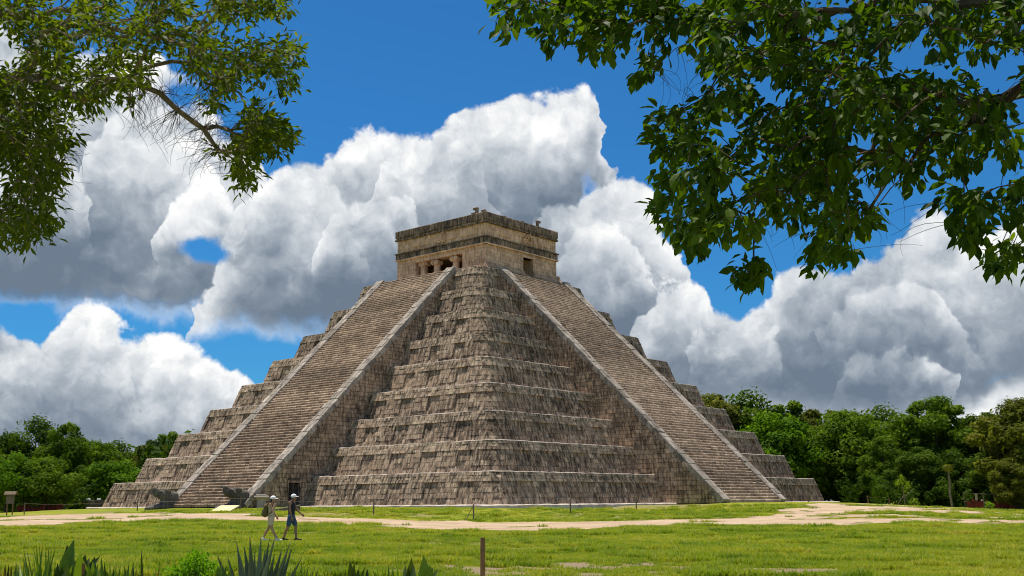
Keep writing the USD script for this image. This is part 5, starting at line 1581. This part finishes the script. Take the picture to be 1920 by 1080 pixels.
def person(label, px, py, Y, J, skin, build, parts):
    """J: joints (x forward, y to the left, z up) in metres; build: radii of the figure; parts: clothes and things worn."""
    P = at(px, py, Y); P[2] = float(ground(P[0], P[1]))
    t = thing("person", label, "person", loc=P, rz=-0.06)
    b = build
    bones = [(J["pelvis"], (b["hipd"], b["hipw"], .11), J["waist"], (b["waistd"], b["waistw"], .10)), (J["waist"], (b["waistd"], b["waistw"], .10), J["chest"], (b["chestd"], b["chestw"], .13)), (J["chest"], (b["chestd"], b["chestw"], .13), J["neck"], (.065, .075, .05)),
             (J["neck"], .055, J["skull"], .058), (J["skull"], (.095, .075, .105), J["skull"] + np.array([.012, 0, -.055]), (.075, .062, .085)), (J["skull"] + np.array([.05, 0, -.085]), .042, J["skull"] + np.array([.06, 0, -.07]), .04),
             (J["skull"] + np.array([.092, 0, -.01]), .012, J["skull"] + np.array([.112, 0, -.045]), .016)]
    for s in (-1, 1):
        k = "r" if s < 0 else "l"
        bones += [(J["skull"] + np.array([-.01, s * .075, -.03]), (.02, .012, .032), J["skull"] + np.array([-.005, s * .078, -.02]), (.02, .012, .032))]
        bones += [(J["chest"] + np.array([0, s * b["chestw"] * .7, .06]), .06, J["sh" + k], b["arm"]), (J["sh" + k], b["arm"], J["el" + k], b["arm"] * .78), (J["el" + k], b["arm"] * .80, J["wr" + k], b["arm"] * .52)]
        bones += [(J["hip" + k], b["thigh"], J["kn" + k], b["thigh"] * .66), (J["kn" + k], b["thigh"] * .66, (J["kn" + k] * .62 + J["an" + k] * .38 + [-.02, 0, 0]), b["thigh"] * .62), ((J["kn" + k] * .62 + J["an" + k] * .38 + [-.02, 0, 0]), b["thigh"] * .62, J["an" + k], b["thigh"] * .42)]
        toe = J["an" + k] + J["foot" + k]
        bones += [(J["an" + k] + np.array([-.03, 0, -.045]), .038, toe, .032)]
        # hand: palm, four fingers bent a little and a thumb
        w = J["wr" + k]; d = w - J["el" + k]; d = d / np.linalg.norm(d)
        d = (d + J.get("hd" + k, np.zeros(3))); d /= np.linalg.norm(d)
        y = np.array([0, 1.0, 0]); fw = np.cross(y, d); fw /= np.linalg.norm(fw); fw = fw if fw[0] > 0 else -fw     # across the palm, forwards
        palm = w + d * .085
        bones += [(w, (.026, .022, .026), palm, (.030, .018, .030))]
        for q, (o, l) in enumerate(((.027, .070), (.009, .080), (-.009, .074), (-.026, .058))):
            a0 = palm + fw * o; a1 = a0 + d * l * .5 - y * s * .004; a2 = a1 + d * l * .45 - y * s * .018
            bones += [(a0, .0100, a1, .0092), (a1, .0092, a2, .0080)]
        a0 = w + d * .03 + fw * .024; a1 = a0 + d * .03 + fw * .028; bones += [(a0, .012, a1, .0105), (a1, .0105, a1 + d * .032 + fw * .004, .009)]
    body = solid(bones, 0.028, 4)
    mb = MB(); mb.add(np.array(body.vertices), np.array(body.faces), .5); mb.build("body", skin, t, smooth=True)
    for name, mat, bn, cut in parts:
        m = solid(bn, 0.03, 3, cut)
        mb = MB(); mb.add(np.array(m.vertices), np.array(m.faces), .5); mb.build(name, mat, t, smooth=45)
    return t


A = lambda *x: np.array(x, float)


def cap_bones(sk, s=1.0):
    return [(sk + A(-.012, 0, .045), (.108, .092, .085), sk + A(-.005, 0, .055), (.106, .090, .082)), (sk + A(.085, 0, .040), (.05, .07, .010), sk + A(.165, 0, .022), (.035, .055, .008))]


def cut_below(z, x0=-1, x1=1):
    return manifold3d.Manifold.cube([4.0, 4.0, 4.0]).translate([-2.0, -2.0, z - 4.0])


def shoe(J, k):
    a = J["an" + k]; toe = a + J["foot" + k]
    return [(a + A(-.035, 0, -.055), (.052, .042, .038), toe + A(.02, 0, .0), (.055, .042, .032)), (a + A(-.01, 0, .0), (.045, .042, .03), a + A(-.01, 0, -.04), (.05, .042, .03))]


# the man: vest and shorts, looking down, near arm hanging, far arm swung forward
J = dict(pelvis=A(0, 0, .93), waist=A(.0, 0, 1.10), chest=A(.005, 0, 1.32), neck=A(.02, 0, 1.50), skull=A(.075, 0, 1.62),
         shr=A(-.03, -.20, 1.42), elr=A(.0, -.235, 1.14), wrr=A(.06, -.22, .90), shl=A(.03, .20, 1.42), ell=A(.14, .235, 1.16), wrl=A(.32, .22, 1.0),
         hipr=A(.0, -.095, .90), knr=A(-.10, -.10, .50), anr=A(-.24, -.10, .115), footr=A(.15, -.01, -.075), hipl=A(.0, .095, .90), knl=A(.16, .10, .52), anl=A(.19, .10, .105), footl=A(.155, .015, -.065))
Bm = dict(hipd=.115, hipw=.165, waistd=.105, waistw=.15, chestd=.125, chestw=.17, arm=.052, thigh=.088)
sk = J["skull"]
person("man walking right in black vest, blue shorts and white cap", 545, 1013, 42.8, J, "skin_brown", Bm, [
    ("vest", "black_fabric", [(J["pelvis"] + A(0, 0, .0), (.128, .178, .08), J["waist"], (.122, .167, .10)), (J["waist"], (.122, .167, .10), J["chest"], (.142, .180, .12)), (J["chest"] + A(0, .07, .02), (.132, .10, .1), J["chest"] + A(0, .10, .14), (.06, .045, .04)), (J["chest"] + A(0, -.07, .02), (.132, .10, .1), J["chest"] + A(0, -.10, .14), (.06, .045, .04))], None),
    ("shorts", "blue_fabric", [(J["pelvis"] + A(0, 0, .04), (.128, .180, .09), J["pelvis"] + A(0, 0, -.04), (.13, .182, .09)), (J["hipr"], .116, J["knr"] * .72 + J["hipr"] * .28, .093), (J["hipl"], .116, J["knl"] * .72 + J["hipl"] * .28, .093)], None),
    ("cap", "white_fabric", cap_bones(sk), None), ("hair", "dark_hair", [(sk + A(-.045, 0, -.01), (.06, .074, .07), sk + A(-.06, 0, -.05), (.04, .062, .05))], None),
    ("shoe", "black_leather", shoe(J, "r"), None), ("shoe", "black_leather", shoe(J, "l"), None)])
# the woman: beige top and shorts, backpack, hand raised to her shoulder strap
J = dict(pelvis=A(0, 0, .90), waist=A(.0, 0, 1.06), chest=A(.01, 0, 1.26), neck=A(.015, 0, 1.43), skull=A(.06, 0, 1.555),
         shr=A(-.01, -.175, 1.36), elr=A(.09, -.20, 1.12), wrr=A(.13, -.13, 1.31), shl=A(.0, .175, 1.36), ell=A(.02, .215, 1.11), wrl=A(.13, .20, .93),
         hipr=A(.0, -.09, .87), knr=A(.06, -.095, .49), anr=A(.27, -.095, .105), footr=A(.145, 0, -.06), hipl=A(.0, .09, .87), knl=A(-.10, .095, .50), anl=A(-.30, .095, .13), footl=A(.13, 0, -.085))
Bw = dict(hipd=.11, hipw=.165, waistd=.092, waistw=.130, chestd=.112, chestw=.145, arm=.043, thigh=.082)
sk = J["skull"]
person("woman walking right in beige clothes and white cap with olive backpack", 507, 1015, 42.4, J, "skin_tan", Bw, [
    ("top", "beige_fabric", [(J["pelvis"] + A(0, 0, .04), (.118, .17, .08), J["waist"], (.108, .146, .10)), (J["waist"], (.108, .146, .10), J["chest"], (.128, .158, .11)), (J["chest"] + A(0, .06, .02), (.118, .09, .09), J["chest"] + A(0, .10, .12), (.055, .05, .04)), (J["chest"] + A(0, -.06, .02), (.118, .09, .09), J["chest"] + A(0, -.10, .12), (.055, .05, .04))], None),
    ("shorts", "beige_fabric", [(J["pelvis"] + A(0, 0, .04), (.122, .176, .09), J["pelvis"] + A(0, 0, -.05), (.126, .178, .08)), (J["hipr"], .112, J["knr"] * .55 + J["hipr"] * .45, .10), (J["hipl"], .112, J["knl"] * .55 + J["hipl"] * .45, .10)], None),
    ("backpack", "olive_canvas", [(A(-.24, 0, 1.02), (.12, .15, .14), A(-.20, 0, 1.28), (.10, .14, .12)), (A(-.33, 0, 1.0), (.05, .11, .09), A(-.31, 0, 1.12), (.05, .11, .08))], None),
    ("strap", "olive_canvas", [(A(-.12, -.13, 1.36), .022, A(.0, -.135, 1.43), .022), (A(.0, -.135, 1.43), .022, A(.12, -.13, 1.28), .022), (A(.12, -.13, 1.28), .022, A(.03, -.16, 1.05), .02), (A(.03, -.16, 1.05), .02, A(-.14, -.13, 1.0), .02)], None),
    ("cap", "white_fabric", cap_bones(sk), None), ("hair", "dark_hair", [(sk + A(-.045, 0, -.005), (.062, .078, .075), sk + A(-.075, 0, -.12), (.05, .07, .07)), (sk + A(-.075, 0, -.12), (.05, .07, .07), sk + A(-.085, 0, -.24), (.035, .05, .05))], None),
    ("shoe", "white_leather", shoe(J, "r"), None), ("shoe", "white_leather", shoe(J, "l"), None)])
